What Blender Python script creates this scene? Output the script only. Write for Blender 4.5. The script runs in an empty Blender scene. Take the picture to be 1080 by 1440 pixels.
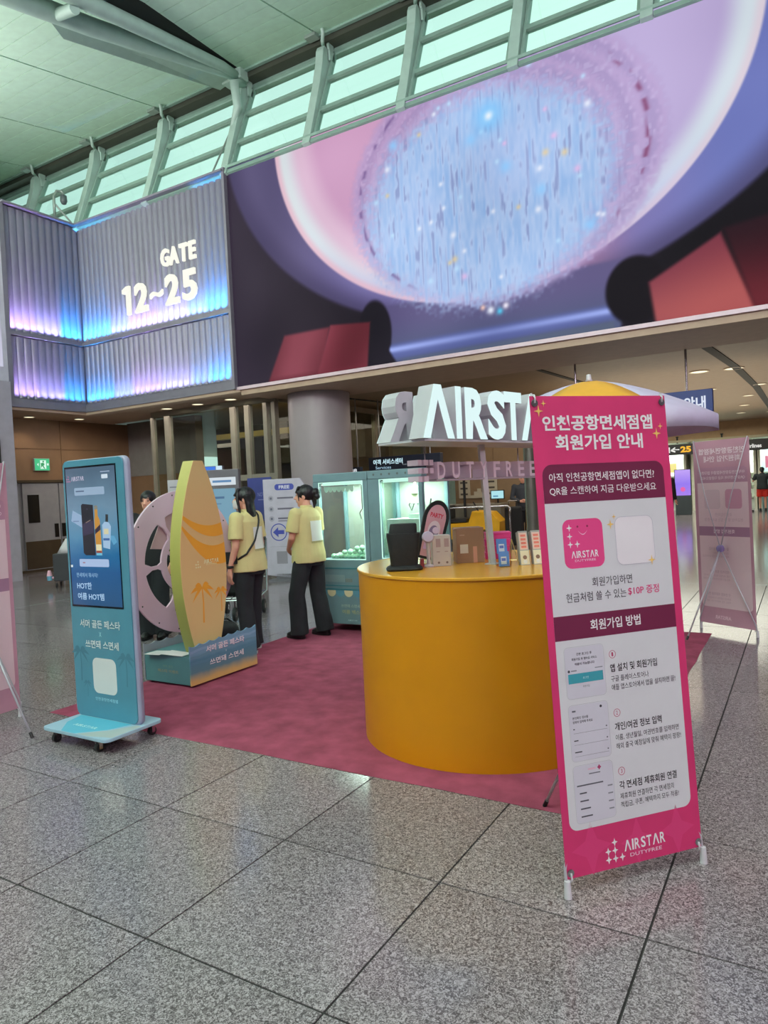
import bpy, bmesh, math, random
import numpy as np
from mathutils import Vector, Matrix, noise
from mathutils.bvhtree import BVHTree
random.seed(7); np.random.seed(7)
sc = bpy.context.scene
COL = bpy.context.collection

# ------------------------------------------------------------------ camera
cam = bpy.data.cameras.new('camera'); camo = bpy.data.objects.new('camera', cam); COL.objects.link(camo); sc.camera = camo
cam.sensor_fit = 'VERTICAL'; cam.sensor_height = 24.0; cam.lens = 988.9 / 1440 * 24.0; cam.clip_end = 300
YAW, PITCH, ROLL = 0.5414, -0.02998, -0.04812
_f = Vector((-math.sin(YAW) * math.cos(PITCH), math.cos(YAW) * math.cos(PITCH), math.sin(PITCH)))
_r = Vector((math.cos(YAW), math.sin(YAW), 0)); _u = _r.cross(_f)
_r2 = _r * math.cos(ROLL) + _u * math.sin(ROLL); _u2 = -_r * math.sin(ROLL) + _u * math.cos(ROLL)
m = Matrix((_r2, _u2, -_f)).transposed().to_4x4(); m.translation = Vector((0, 0, 1.5)); camo.matrix_world = m

# ------------------------------------------------------------------ world, exposure
w = bpy.data.worlds.new('world'); sc.world = w; w.use_nodes = True
bg = w.node_tree.nodes['Background']
tc = w.node_tree.nodes.new('ShaderNodeTexCoord'); nz = w.node_tree.nodes.new('ShaderNodeTexNoise'); nz.inputs['Scale'].default_value = 2.5; nz.inputs['Detail'].default_value = 3
rp = w.node_tree.nodes.new('ShaderNodeValToRGB'); rp.color_ramp.elements[0].color = (0.60, 0.88, 0.82, 1); rp.color_ramp.elements[0].position = .35
rp.color_ramp.elements[1].color = (0.72, 1.0, 0.93, 1); rp.color_ramp.elements[1].position = .6
w.node_tree.links.new(tc.outputs['Generated'], nz.inputs['Vector']); w.node_tree.links.new(nz.outputs['Fac'], rp.inputs['Fac']); w.node_tree.links.new(rp.outputs['Color'], bg.inputs['Color'])
bg.inputs['Strength'].default_value = 1.18
sc.view_settings.view_transform = 'Standard'; sc.view_settings.look = 'None'; sc.view_settings.gamma = 1; sc.view_settings.use_curve_mapping = False
sc.view_settings.exposure = 0.0
sc.cycles.use_denoising = True
sc.cycles.max_bounces = 7; sc.cycles.diffuse_bounces = 3; sc.cycles.glossy_bounces = 3; sc.cycles.transmission_bounces = 4; sc.cycles.transparent_max_bounces = 10
sc.cycles.sample_clamp_indirect = 4; sc.cycles.caustics_reflective = False; sc.cycles.caustics_refractive = False

def area(name, loc, direction, sx, sy, power, color, spread=180):
    l = bpy.data.lights.new(name, 'AREA'); l.shape = 'RECTANGLE'; l.size = sx; l.size_y = sy; l.energy = power; l.color = color; l.spread = math.radians(spread)
    o = bpy.data.objects.new(name, l); COL.objects.link(o); o.location = loc
    o.rotation_euler = Vector(direction).to_track_quat('-Z', 'Y').to_euler(); return o
# added pinkish fill lights for the tall hall, out of view around the photographer
area('hall_fill', (-2, -4, 9.0), (-.05, .45, -1), 9, 7, 760, (1.0, .74, .95))
area('hall_fill', (-10, 1, 8.6), (.1, .1, -1), 6, 6, 420, (1.0, .76, .96))
area('hall_fill', (4, 4, 8.8), (-.3, .1, -1), 6, 6, 460, (1.0, .74, .93))
area('hall_fill', (8, -7, 6.5), (-.75, .75, -.55), 5, 4, 900, (1.0, .80, .93))  # side fill added to brighten the pink banner's face
# added upward fill lights, out of view, brightening the ceiling
area('ceiling_fill', (-4, -3, 6.5), (-.25, .65, 1), 12, 3, 1650, (1.0, .95, .96))
area('ceiling_fill', (-14, 3, 6.5), (.3, .4, 1), 3, 6, 560, (1.0, .95, .88))
# lamps of the low concourse behind, as wide soft ceiling fields
area('concourse_lamp', (-4.5, 26, 3.4), (0, 0, -1), 7, 10, 480, (.98, 1.0, .84))
area('concourse_lamp', (-4.5, 16, 3.4), (0, 0, -1), 7, 5, 130, (1.0, .88, .72))
area('concourse_lamp', (-12, 10.9, 3.5), (0, -.2, -1), 5, .8, 40, (1.0, .88, .78))
area('concourse_fill', (-2.5, 21, 2.6), (0, 0, 1), 5, 12, 130, (1.0, .86, .66))  # upward fill added to brighten the low ceiling, no fixture there

# ------------------------------------------------------------------ colour and material helpers
def lin(c, k=1.0):
    o = []
    for v in c:
        v = v / 255
        v = v / 12.92 if v <= .04045 else ((v + .055) / 1.055) ** 2.4
        o.append(min(v / k, .92))
    return tuple(o)
_mats = {}
def mat(name, c, rough=.5, metal=0, emit=0, var=.06, scale=6, bump=0, bscale=60, coat=0, spec=.5, k=.55, detail=3):
    if not name.startswith(('ceiling_plank', 'truss', 'window_frame')): k = k * 1.25
    key = name
    if key in _mats: return _mats[key]
    M = bpy.data.materials.new(name); M.use_nodes = True; nt = M.node_tree; b = nt.nodes['Principled BSDF']
    base = lin(c) if emit else lin(c, k)
    b.inputs['Roughness'].default_value = rough; b.inputs['Metallic'].default_value = metal
    b.inputs['Coat Weight'].default_value = coat; b.inputs['Specular IOR Level'].default_value = spec
    if emit:
        b.inputs['Base Color'].default_value = (0.02, .02, .02, 1); b.inputs['Emission Color'].default_value = (*base, 1); b.inputs['Emission Strength'].default_value = emit
    else:
        t = nt.nodes.new('ShaderNodeTexCoord'); n = nt.nodes.new('ShaderNodeTexNoise'); n.inputs['Scale'].default_value = scale; n.inputs['Detail'].default_value = detail
        r = nt.nodes.new('ShaderNodeValToRGB')
        r.color_ramp.elements[0].position = .3; r.color_ramp.elements[1].position = .7
        r.color_ramp.elements[0].color = (*[x * (1 - var) for x in base], 1); r.color_ramp.elements[1].color = (*[min(1, x * (1 + var)) for x in base], 1)
        nt.links.new(t.outputs['Object'], n.inputs['Vector']); nt.links.new(n.outputs['Fac'], r.inputs['Fac']); nt.links.new(r.outputs['Color'], b.inputs['Base Color'])
        if bump:
            n2 = nt.nodes.new('ShaderNodeTexNoise'); n2.inputs['Scale'].default_value = bscale; n2.inputs['Detail'].default_value = 4
            bp = nt.nodes.new('ShaderNodeBump'); bp.inputs['Strength'].default_value = bump; bp.inputs['Distance'].default_value = .01
            nt.links.new(t.outputs['Object'], n2.inputs['Vector']); nt.links.new(n2.outputs['Fac'], bp.inputs['Height']); nt.links.new(bp.outputs['Normal'], b.inputs['Normal'])
    _mats[key] = M; return M
def pm(c, emit=0):
    """material for flat print of one colour"""
    return mat('print_%d_%d_%d_%s' % (*c, str(emit)), c, rough=.45, emit=emit, var=.02)
def glass(name, tint=(.9, .97, .94), refl=.04):
    if name in _mats: return _mats[name]
    M = bpy.data.materials.new(name); M.use_nodes = True; nt = M.node_tree; nt.nodes.clear()
    out = nt.nodes.new('ShaderNodeOutputMaterial'); tr = nt.nodes.new('ShaderNodeBsdfTransparent'); tr.inputs['Color'].default_value = (*tint, 1)
    gl = nt.nodes.new('ShaderNodeBsdfGlossy'); gl.inputs['Roughness'].default_value = .02; gl.inputs['Color'].default_value = (1, 1, 1, 1)
    fr = nt.nodes.new('ShaderNodeLayerWeight'); fr.inputs['Blend'].default_value = .5
    pw_ = nt.nodes.new('ShaderNodeMath'); pw_.operation = 'POWER'; pw_.inputs[1].default_value = 4.0; nt.links.new(fr.outputs['Facing'], pw_.inputs[0])
    ma = nt.nodes.new('ShaderNodeMath'); ma.operation = 'MULTIPLY_ADD'; ma.inputs[1].default_value = .7; ma.inputs[2].default_value = refl; nt.links.new(pw_.outputs[0], ma.inputs[0])
    mx = nt.nodes.new('ShaderNodeMixShader'); nt.links.new(ma.outputs[0], mx.inputs[0]); nt.links.new(tr.outputs[0], mx.inputs[1]); nt.links.new(gl.outputs[0], mx.inputs[2])
    nt.links.new(mx.outputs[0], out.inputs['Surface']); _mats[name] = M; return M

# ------------------------------------------------------------------ mesh helpers
class MB:
    def __init__(s): s.v = []; s.f = []
    def add(s, vs, fs):
        b = len(s.v); s.v += [tuple(p) for p in vs]; s.f += [tuple(i + b for i in f) for f in fs]; return s
    def box(s, x0, y0, z0, x1, y1, z1, M=None):
        vs = [Vector(p) for p in ((x0, y0, z0), (x1, y0, z0), (x1, y1, z0), (x0, y1, z0), (x0, y0, z1), (x1, y0, z1), (x1, y1, z1), (x0, y1, z1))]
        if M: vs = [M @ p for p in vs]
        return s.add(vs, [(0, 3, 2, 1), (4, 5, 6, 7), (0, 1, 5, 4), (1, 2, 6, 5), (2, 3, 7, 6), (3, 0, 4, 7)])
    def tube(s, pts, r, n=10, cap=True):
        pts = [Vector(p) for p in pts]; rs = r if isinstance(r, (list, tuple)) else [r] * len(pts)
        vs = []; fs = []; up = None
        for i, p in enumerate(pts):
            d = (pts[min(i + 1, len(pts) - 1)] - pts[max(i - 1, 0)]).normalized()
            if up is None: up = Vector((0, 0, 1)) if abs(d.z) < .9 else Vector((1, 0, 0))
            a = d.cross(up).normalized(); up = a.cross(d).normalized()
            for k in range(n):
                t = 2 * math.pi * k / n; vs.append(p + (a * math.cos(t) + up * math.sin(t)) * rs[i])
        for i in range(len(pts) - 1):
            for k in range(n): fs.append((i * n + k, i * n + (k + 1) % n, (i + 1) * n + (k + 1) % n, (i + 1) * n + k))
        if cap: fs.append(tuple(range(n))[::-1]); fs.append(tuple((len(pts) - 1) * n + k for k in range(n)))
        return s.add(vs, fs)
    def lathe(s, prof, c=(0, 0, 0), n=32, M=None):
        vs = []; fs = []
        for (r, z) in prof:
            for k in range(n):
                t = 2 * math.pi * k / n; p = Vector((c[0] + r * math.cos(t), c[1] + r * math.sin(t), c[2] + z)); vs.append(M @ p if M else p)
        for i in range(len(prof) - 1):
            for k in range(n): fs.append((i * n + k, i * n + (k + 1) % n, (i + 1) * n + (k + 1) % n, (i + 1) * n + k))
        if prof[0][0] > 1e-6: fs.append(tuple(range(n))[::-1])
        if prof[-1][0] > 1e-6: fs.append(tuple((len(prof) - 1) * n + k for k in range(n)))
        return s.add(vs, fs)
    def ell(s, c, r, M=None, n=16, m=10):
        c = Vector(c); vs = []; fs = []
        R = M if M else Matrix.Identity(3)
        for j in range(m + 1):
            ph = math.pi * j / m
            for k in range(n):
                t = 2 * math.pi * k / n
                vs.append(c + R @ Vector((r[0] * math.sin(ph) * math.cos(t), r[1] * math.sin(ph) * math.sin(t), -r[2] * math.cos(ph))))
        for j in range(m):
            for k in range(n): fs.append((j * n + k, j * n + (k + 1) % n, (j + 1) * n + (k + 1) % n, (j + 1) * n + k))
        return s.add(vs, fs)
    def cone(s, p0, p1, r0, r1, n=12):
        p0 = Vector(p0); p1 = Vector(p1); d = (p1 - p0).normalized(); P = []; Rr = []
        for a in (90, 60, 30, 0): P.append(p0 - d * r0 * math.sin(math.radians(a))); Rr.append(max(r0 * math.cos(math.radians(a)), 1e-4))
        for a in (0, 30, 60, 90): P.append(p1 + d * r1 * math.sin(math.radians(a))); Rr.append(max(r1 * math.cos(math.radians(a)), 1e-4))
        return s.tube(P, Rr, n)
    def prism(s, poly, o, u, v, depth):
        """polygon in the u,v plane pushed back against the normal u x v by depth"""
        o = Vector(o); u = Vector(u); v = Vector(v); nn = u.cross(v).normalized(); k = len(poly)
        vs = [o + u * a + v * b for a, b in poly] + [o + u * a + v * b - nn * depth for a, b in poly]
        return s.add(vs, [tuple(range(k)), tuple(range(2 * k - 1, k - 1, -1))] + [(i, k + i, k + (i + 1) % k, (i + 1) % k) for i in range(k)])
    def loft(s, rings, n=20, p=2.0):
        """rings: (cx,cy,cz,rx,ry[,rot]) superellipse"""
        vs = []; fs = []
        for rg in rings:
            cx, cy, cz, rx, ry = rg[:5]; rot = rg[5] if len(rg) > 5 else 0
            for k in range(n):
                t = 2 * math.pi * k / n; c_ = math.cos(t); s_ = math.sin(t)
                x = rx * math.copysign(abs(c_) ** (2 / p), c_); y = ry * math.copysign(abs(s_) ** (2 / p), s_)
                vs.append((cx + x * math.cos(rot) - y * math.sin(rot), cy + x * math.sin(rot) + y * math.cos(rot), cz))
        for i in range(len(rings) - 1):
            for k in range(n): fs.append((i * n + k, i * n + (k + 1) % n, (i + 1) * n + (k + 1) % n, (i + 1) * n + k))
        fs.append(tuple(range(n))[::-1]); fs.append(tuple((len(rings) - 1) * n + k for k in range(n)))
        return s.add(vs, fs)
    def mesh(s, name, smooth=False, fix=True):
        me = bpy.data.meshes.new(name); me.from_pydata(s.v, [], s.f); me.update()
        if fix:
            b = bmesh.new(); b.from_mesh(me); bmesh.ops.recalc_face_normals(b, faces=b.faces); b.to_mesh(me); b.free()
        if smooth is True:
            me.polygons.foreach_set('use_smooth', [True] * len(me.polygons))
        elif smooth: me.set_sharp_from_angle(angle=math.radians(smooth)); 
        return me
    def build(s, name, mt, parent=None, smooth=False, bevel=0, loc=None, rz=0, fix=True, label=None, **kw):
        me = s.mesh(name, smooth, fix)
        if smooth and smooth is not True:
            me.polygons.foreach_set('use_smooth', [True] * len(me.polygons)); me.set_sharp_from_angle(angle=math.radians(smooth))
        o = bpy.data.objects.new(name, me); COL.objects.link(o); me.materials.append(mt)
        if parent: o.parent = parent
        if loc is not None: o.location = loc
        if rz: o.rotation_euler.z = rz
        if bevel:
            md = o.modifiers.new('bevel', 'BEVEL'); md.width = bevel; md.segments = 2; md.limit_method = 'ANGLE'; md.angle_limit = math.radians(35)
        if label: o['label'] = label
        for a, b in kw.items(): o[a] = b
        return o
def tag(o, label, category, group=None):
    o['label'] = label; o['category'] = category
    if group: o['group'] = group
    return o
def thing(name, label, category, loc=(0, 0, 0), rz=0, group=None):
    o = bpy.data.objects.new(name, None); COL.objects.link(o); o.location = loc; o.rotation_euler.z = rz; o.empty_display_size = .1
    return tag(o, label, category, group)
def structure(o): o['kind'] = 'structure'; return o
def dup(root, loc, rz=None, label=None):
    r = root.copy(); COL.objects.link(r); r.location = loc
    if rz is not None: r.rotation_euler.z = rz
    if label: r['label'] = label
    def rec(a, b):
        for ch in a.children:
            c = ch.copy(); COL.objects.link(c); c.parent = b; rec(ch, c)
    rec(root, r); return r

# ------------------------------------------------------------------ text and flat print
_ws = None
def evaluated(o):
    """mesh of an object with its modifiers, worked out in a scratch scene that is removed at the end"""
    global _ws
    if _ws is None: _ws = bpy.data.scenes.new('scratch')
    _ws.collection.objects.link(o); vl = _ws.view_layers[0]; vl.update(); dg = vl.depsgraph
    me = bpy.data.meshes.new_from_object(o.evaluated_get(dg)); _ws.collection.objects.unlink(o); return me
_tc = {}
def text_geo(body, bold=0.0, ital=0.0, ex=0.0):
    key = (body, bold, ital, ex)
    if key in _tc: return _tc[key]
    c = bpy.data.curves.new('t', 'FONT'); c.body = body; c.resolution_u = 3; c.offset = bold; c.shear = ital; c.extrude = ex; c.fill_mode = 'BOTH' if ex else 'FRONT'
    c.space_line = 1.0
    o = bpy.data.objects.new('t', c); me = evaluated(o)
    V = np.zeros(len(me.vertices) * 3); me.vertices.foreach_get('co', V); V = V.reshape(-1, 3); F = [tuple(p.vertices) for p in me.polygons]
    bpy.data.objects.remove(o); bpy.data.curves.remove(c); bpy.data.meshes.remove(me)
    V[:, 0] -= (V[:, 0].min() + V[:, 0].max()) / 2; V[:, 1] -= (V[:, 1].min() + V[:, 1].max()) / 2
    _tc[key] = (V, F); return _tc[key]
def star_poly(cx, cy, r, k=.32, asp=1.15):
    return [(cx + (r if i % 2 == 0 else r * k) * math.cos(math.pi / 2 + i * math.pi / 4), cy + asp * (r if i % 2 == 0 else r * k) * math.sin(math.pi / 2 + i * math.pi / 4)) for i in range(8)]
def rr_poly(x0, y0, x1, y1, r, n=5, corners=(1, 1, 1, 1)):
    P = []
    for (cx, cy, a0, on) in ((x0 + r, y0 + r, 180, corners[0]), (x1 - r, y0 + r, 270, corners[1]), (x1 - r, y1 - r, 0, corners[2]), (x0 + r, y1 - r, 90, corners[3])):
        if on:
            for i in range(n + 1): a = math.radians(a0 + 90 * i / n); P.append((cx + r * math.cos(a), cy + r * math.sin(a)))
        else:
            a = math.radians(a0 + 45); P.append((cx + r * math.copysign(1, math.cos(a)), cy + r * math.copysign(1, math.sin(a))))
    return P
class Art:
    """flat print on a plane: origin o, right u, up v; layers stand .5 mm apart"""
    def __init__(s, parent, o, u, v, lift=.0006, step=.0005, emit=0):
        s.p = parent; s.o = Vector(o); s.u = Vector(u).normalized(); s.v = Vector(v).normalized(); s.n = s.u.cross(s.v).normalized(); s.lift = lift; s.step = step; s.b = {}; s.emit = emit
    def _mb(s, c, kind): return s.b.setdefault((tuple(c), kind), MB())
    def pt(s, a, b, L): return s.o + s.u * a + s.v * b + s.n * (s.lift + s.step * L)
    def poly(s, P, c, L=0, kind='print'):
        s._mb(c, kind).add([s.pt(a, b, L) for a, b in P], [tuple(range(len(P)))]); return s
    def rect(s, x0, y0, x1, y1, c, L=0): return s.poly([(x0, y0), (x1, y0), (x1, y1), (x0, y1)], c, L)
    def rrect(s, x0, y0, x1, y1, r, c, L=0, corners=(1, 1, 1, 1)): return s.poly(rr_poly(x0, y0, x1, y1, r, 5, corners), c, L)
    def circ(s, cx, cy, r, c, L=0, ry=None, n=24): return s.poly([(cx + r * math.cos(2 * math.pi * i / n), cy + (ry or r) * math.sin(2 * math.pi * i / n)) for i in range(n)], c, L)
    def ring(s, cx, cy, r, t, c, L=0, n=24):
        mb = s._mb(c, 'print')
        vs = [s.pt(cx + q * math.cos(2 * math.pi * i / n), cy + q * math.sin(2 * math.pi * i / n), L) for q in (r, r - t) for i in range(n)]
        mb.add(vs, [(i, (i + 1) % n, n + (i + 1) % n, n + i) for i in range(n)]); return s
    def frame(s, x0, y0, x1, y1, r, t, c, L=0):
        a = rr_poly(x0, y0, x1, y1, r); b = rr_poly(x0 + t, y0 + t, x1 - t, y1 - t, max(r - t, .0005)); k = len(a)
        s._mb(c, 'print').add([s.pt(*q, L) for q in a + b], [(i, (i + 1) % k, k + (i + 1) % k, k + i) for i in range(k)]); return s
    def star(s, cx, cy, r, c, L=0, k=.32): return s.poly(star_poly(cx, cy, r, k), c, L)
    def text(s, body, cx, cy, w, h, c, L=1, bold=.0, mirror=False, ital=0):
        V, F = text_geo(body, bold, ital); W = np.ptp(V[:, 0]) or 1; H = np.ptp(V[:, 1]) or 1
        sx = w / W; sy = h / H
        if mirror: sx = -sx
        s._mb(c, 'lettering').add([s.pt(cx + x * sx, cy + y * sy, L) for x, y, _ in V], F); return s
    def logo(s, cx, cy, w, h, c, L=1, bold=.02):
        """seven-letter word with crossbar-less A's"""
        W = [.24, .06, .19, .17, .18, .24, .19]; gap = .035; tot = sum(W) + gap * 6; k = w / tot; x = cx - w / 2
        for ch, ww in zip('\u039bIRST\u039bR', W):
            a = ww * k
            if ch == '\u039b':
                t = a * .2; s.poly([(x, cy - h / 2), (x + t, cy - h / 2), (x + a / 2, cy + h / 2 - h * .28), (x + a - t, cy - h / 2), (x + a, cy - h / 2), (x + a / 2 + t * .55, cy + h / 2), (x + a / 2 - t * .55, cy + h / 2)], c, L, 'lettering')
            else: s.text(ch, x + a / 2, cy, a, h, c, L, bold)
            x += a + gap * k
        return s
    def sparkles(s, cx, cy, r, c, L=1, pitch=2.2):
        for (a, b) in ((0, 0), (1, 0), (2, 0), (0, 1), (1, 1), (1, 2)):
            s.star(cx + (a - 1) * r * pitch, cy + (b - 1) * r * pitch, r, c, L, .38)
        return s
    def palm(s, cx, cy, h, c, L=1):
        # trunk and seven fronds
        s.poly([(cx - h * .02, cy), (cx + h * .02, cy), (cx + h * .035, cy + h * .4), (cx + h * .015, cy + h * .72), (cx - h * .015, cy + h * .72), (cx + h * .0, cy + h * .4)], c, L)
        top = (cx, cy + h * .72)
        for a, l in ((200, .3), (165, .34), (130, .3), (90, .2), (50, .3), (15, .34), (-20, .3)):
            a = math.radians(a); P = []
            for i in range(7):
                t = i / 6; r_ = l * h * t; dr = -.18 * h * t * t
                P.append((top[0] + r_ * math.cos(a), top[1] + r_ * math.sin(a) + dr))
            up = [(x, y + h * .045 * math.sin(math.pi * (i / 6) ** .7)) for i, (x, y) in enumerate(P)]
            dn = [(x, y - h * .05 * math.sin(math.pi * (i / 6) ** .8)) for i, (x, y) in enumerate(P)]
            L += .14; s.poly(up[:-1] + [P[-1]] + dn[1:-1][::-1], c, L)
        return s
    def finish(s):
        out = []
        for (c, kind), mb in s.b.items():
            out.append(mb.build(kind, pm(c, s.emit), s.p, fix=False))
        return out

# ================================================================== LARGE STRUCTURE
T = .7524; TX, TY = -2.7404, 1.5803
def granite(name, joints):
    M = bpy.data.materials.new(name); M.use_nodes = True; nt = M.node_tree; b = nt.nodes['Principled BSDF']; N = nt.nodes.new; Lk = nt.links.new
    g = N('ShaderNodeNewGeometry'); n1 = N('ShaderNodeTexNoise'); n1.inputs['Scale'].default_value = 88; n1.inputs['Detail'].default_value = 4; n1.inputs['Roughness'].default_value = .7; n1.inputs['Distortion'].default_value = 1.6
    r1 = N('ShaderNodeValToRGB'); e = r1.color_ramp.elements
    e[0].position = .42; e[0].color = (.085, .068, .074, 1); e[1].position = .585; e[1].color = (.45, .38, .41, 1); q = e.new(.5); q.color = (.225, .185, .20, 1)
    n2 = N('ShaderNodeTexNoise'); n2.inputs['Scale'].default_value = .7; n2.inputs['Detail'].default_value = 2
    oi = N('ShaderNodeObjectInfo'); mr = N('ShaderNodeMapRange'); mr.inputs['To Min'].default_value = .9; mr.inputs['To Max'].default_value = 1.08
    Lk(g.outputs['Position'], n1.inputs['Vector']); Lk(g.outputs['Position'], n2.inputs['Vector']); Lk(n1.outputs['Fac'], r1.inputs['Fac'])
    if joints: Lk(n2.outputs['Fac'], mr.inputs['Value'])
    else: Lk(oi.outputs['Random'], mr.inputs['Value'])
    mu = N('ShaderNodeVectorMath'); mu.operation = 'SCALE'; Lk(r1.outputs['Color'], mu.inputs[0]); Lk(mr.outputs['Result'], mu.inputs['Scale'])
    colout = mu.outputs['Vector']
    if joints:
        sx = N('ShaderNodeSeparateXYZ'); Lk(g.outputs['Position'], sx.inputs[0]); mx = None
        for ax, off in (('X', TX), ('Y', TY)):
            a = N('ShaderNodeMath'); a.operation = 'SUBTRACT'; Lk(sx.outputs[ax], a.inputs[0]); a.inputs[1].default_value = off - 200 * T
            d = N('ShaderNodeMath'); d.operation = 'PINGPONG'; Lk(a.outputs[0], d.inputs[0]); d.inputs[1].default_value = T / 2
            # pingpong distance to the nearest multiple of T
            l = N('ShaderNodeMath'); l.operation = 'LESS_THAN'; Lk(d.outputs[0], l.inputs[0]); l.inputs[1].default_value = .004
            if mx is None: mx = l
            else:
                m2 = N('ShaderNodeMath'); m2.operation = 'MAXIMUM'; Lk(mx.outputs[0], m2.inputs[0]); Lk(l.outputs[0], m2.inputs[1]); mx = m2
        mi = N('ShaderNodeMix'); mi.data_type = 'RGBA'; Lk(mx.outputs[0], mi.inputs['Factor']); Lk(colout, mi.inputs['A']); mi.inputs['B'].default_value = (.04, .038, .038, 1); colout = mi.outputs['Result']
    Lk(colout, b.inputs['Base Color']); b.inputs['Roughness'].default_value = .13; b.inputs['IOR'].default_value = 1.55
    return M
GR = granite('granite_tile', False); GRJ = granite('granite_floor', True); GROUT = mat('grout', (34, 32, 32), .8)
i0, i1, j0, j1 = -10, 6, -2, 12
ax0, ax1, ay0, ay1 = TX + i0 * T, TX + i1 * T, TY + j0 * T, TY + j1 * T
mb = MB(); X0, X1, Y0, Y1 = -26, 14, -14, 60
for (a, b_, c, d) in ((X0, Y0, X1, ay0), (X0, ay1, X1, Y1), (X0, ay0, ax0, ay1), (ax1, ay0, X1, ay1)):
    mb.add([(a, b_, 0), (c, b_, 0), (c, d, 0), (a, d, 0)], [(0, 1, 2, 3)])
floor = structure(mb.build('floor', GRJ, fix=False))
MB().box(ax0, ay0, -.03, ax1, ay1, -.0035).build('tile_bed', GROUT, floor)
gp = .0042; tm = MB().box(gp, gp, -.004, T - gp, T - gp, 0).mesh('tile'); tm.materials.append(GR)
for i in range(i0, i1):
    for j in range(j0, j1):
        o = bpy.data.objects.new('tile', tm); COL.objects.link(o); o.parent = floor; o.location = (TX + i * T, TY + j * T, 0)

# carpet
def carpet_mat():
    M = mat('carpet_pink', (138, 66, 86), rough=.95, var=.22, scale=7, bump=.5, bscale=400, spec=.1, detail=6); return M
CX0, CX1, CY0, CY1 = -4.78, -.80, 3.07, 7.25
mb = MB(); pts = []
def wob(a): return .008 * noise.noise(Vector((a * 3, 1.3, 0)))
nx, ny = 60, 60; vs = []; fs = []
for j in range(ny + 1):
    for i in range(nx + 1):
        u = i / nx; v = j / ny; x = CX0 + (CX1 - CX0) * u; y = CY0 + (CY1 - CY0) * v
        if i in (0, nx): x += wob(y + 9)
        if j in (0, ny): y += wob(x)
        edge = min(i, nx - i, j, ny - j)
        z = (.002 if edge == 0 else .011) + (.0016 * noise.noise(Vector((x * 4, y * 4, 0))) if edge else 0)
        vs.append((x, y, z))
for j in range(ny):
    for i in range(nx): a = j * (nx + 1) + i; fs.append((a, a + 1, a + nx + 2, a + nx + 1))
tag(mb.add(vs, fs).build('carpet', carpet_mat(), smooth=True), 'large square dusty pink carpet laid on the granite floor under the booth', 'carpet')

# ---- ceiling: sloping, planks between seams
GW = mat('ceiling_plank', (160, 188, 172), rough=.75, spec=.2, var=.04, k=.56)
GD = mat('dark_gap', (34, 38, 36), rough=.7)
WHM = mat('truss_paint', (150, 176, 166), rough=.4, k=.8)
FRM = mat('window_frame_paint', (126, 156, 144), rough=.4, k=.85)
SL = .178
def cz(y): return 9.98 + SL * (y - 11.0)
MX = [-16.35, -14.05, -11.75, -9.5, -7.5, -5.56, -3.62, -1.7, .25, 2.2, 4.15]
mb = MB()
for (a, b_) in ((-26, 14),):
    mb.add([(a, 11.2, cz(11.2) + .12), (b_, 11.2, cz(11.2) + .12), (b_, -14, cz(-14) + .12), (a, -14, cz(-14) + .12)], [(0, 1, 2, 3)])
ceiling = structure(mb.build('ceiling', GD, fix=False))
pm_cache = {}
def plank(x0, x1, y0, y1, x0b=None):
    mb = MB(); A = [(x0, y0), (x1, y0), (x1, y1), (x0 if x0b is None else x0b, y1)]
    vs = [(a, b_, cz(b_)) for a, b_ in A] + [(a, b_, cz(b_) + .05) for a, b_ in A]
    mb.add(vs, [(0, 3, 2, 1), (4, 5, 6, 7), (0, 1, 5, 4), (1, 2, 6, 5), (2, 3, 7, 6), (3, 0, 4, 7)]); return mb
PW = .37; seams = [-26, -18.6] + MX[0:7] + [14]
for bi in range(len(seams) - 1):
    x0, x1 = seams[bi] + .018, seams[bi + 1] - .018
    npk = 22
    for k in range(npk):
        y1 = 11.02 - k * PW; y0 = y1 - PW + .013
        if y1 < 2.6: break
        xr = x1; 
        if bi == 5:   # bay left of the truss: the dark service slot opens toward the hall
            pass
        s_ = s2 = x0
        if abs(seams[bi] + 9.5) < .01: s_, s2 = [x0 + min(.66, max(0, .10 + .19 * (10.9 - y))) for y in (y0, y1)]
        plank(s_, xr, y0, y1, s2).build('plank', GW, ceiling)
# the part of the roof behind the photographer, one board field
mb = MB(); yb = 11.02 - 22 * PW
mb.add([(-26, yb, cz(yb)), (14, yb, cz(yb)), (14, -14, cz(-14)), (-26, -14, cz(-14))], [(0, 3, 2, 1)]); mb.build('roof_field', GW, ceiling, fix=False)

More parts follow.
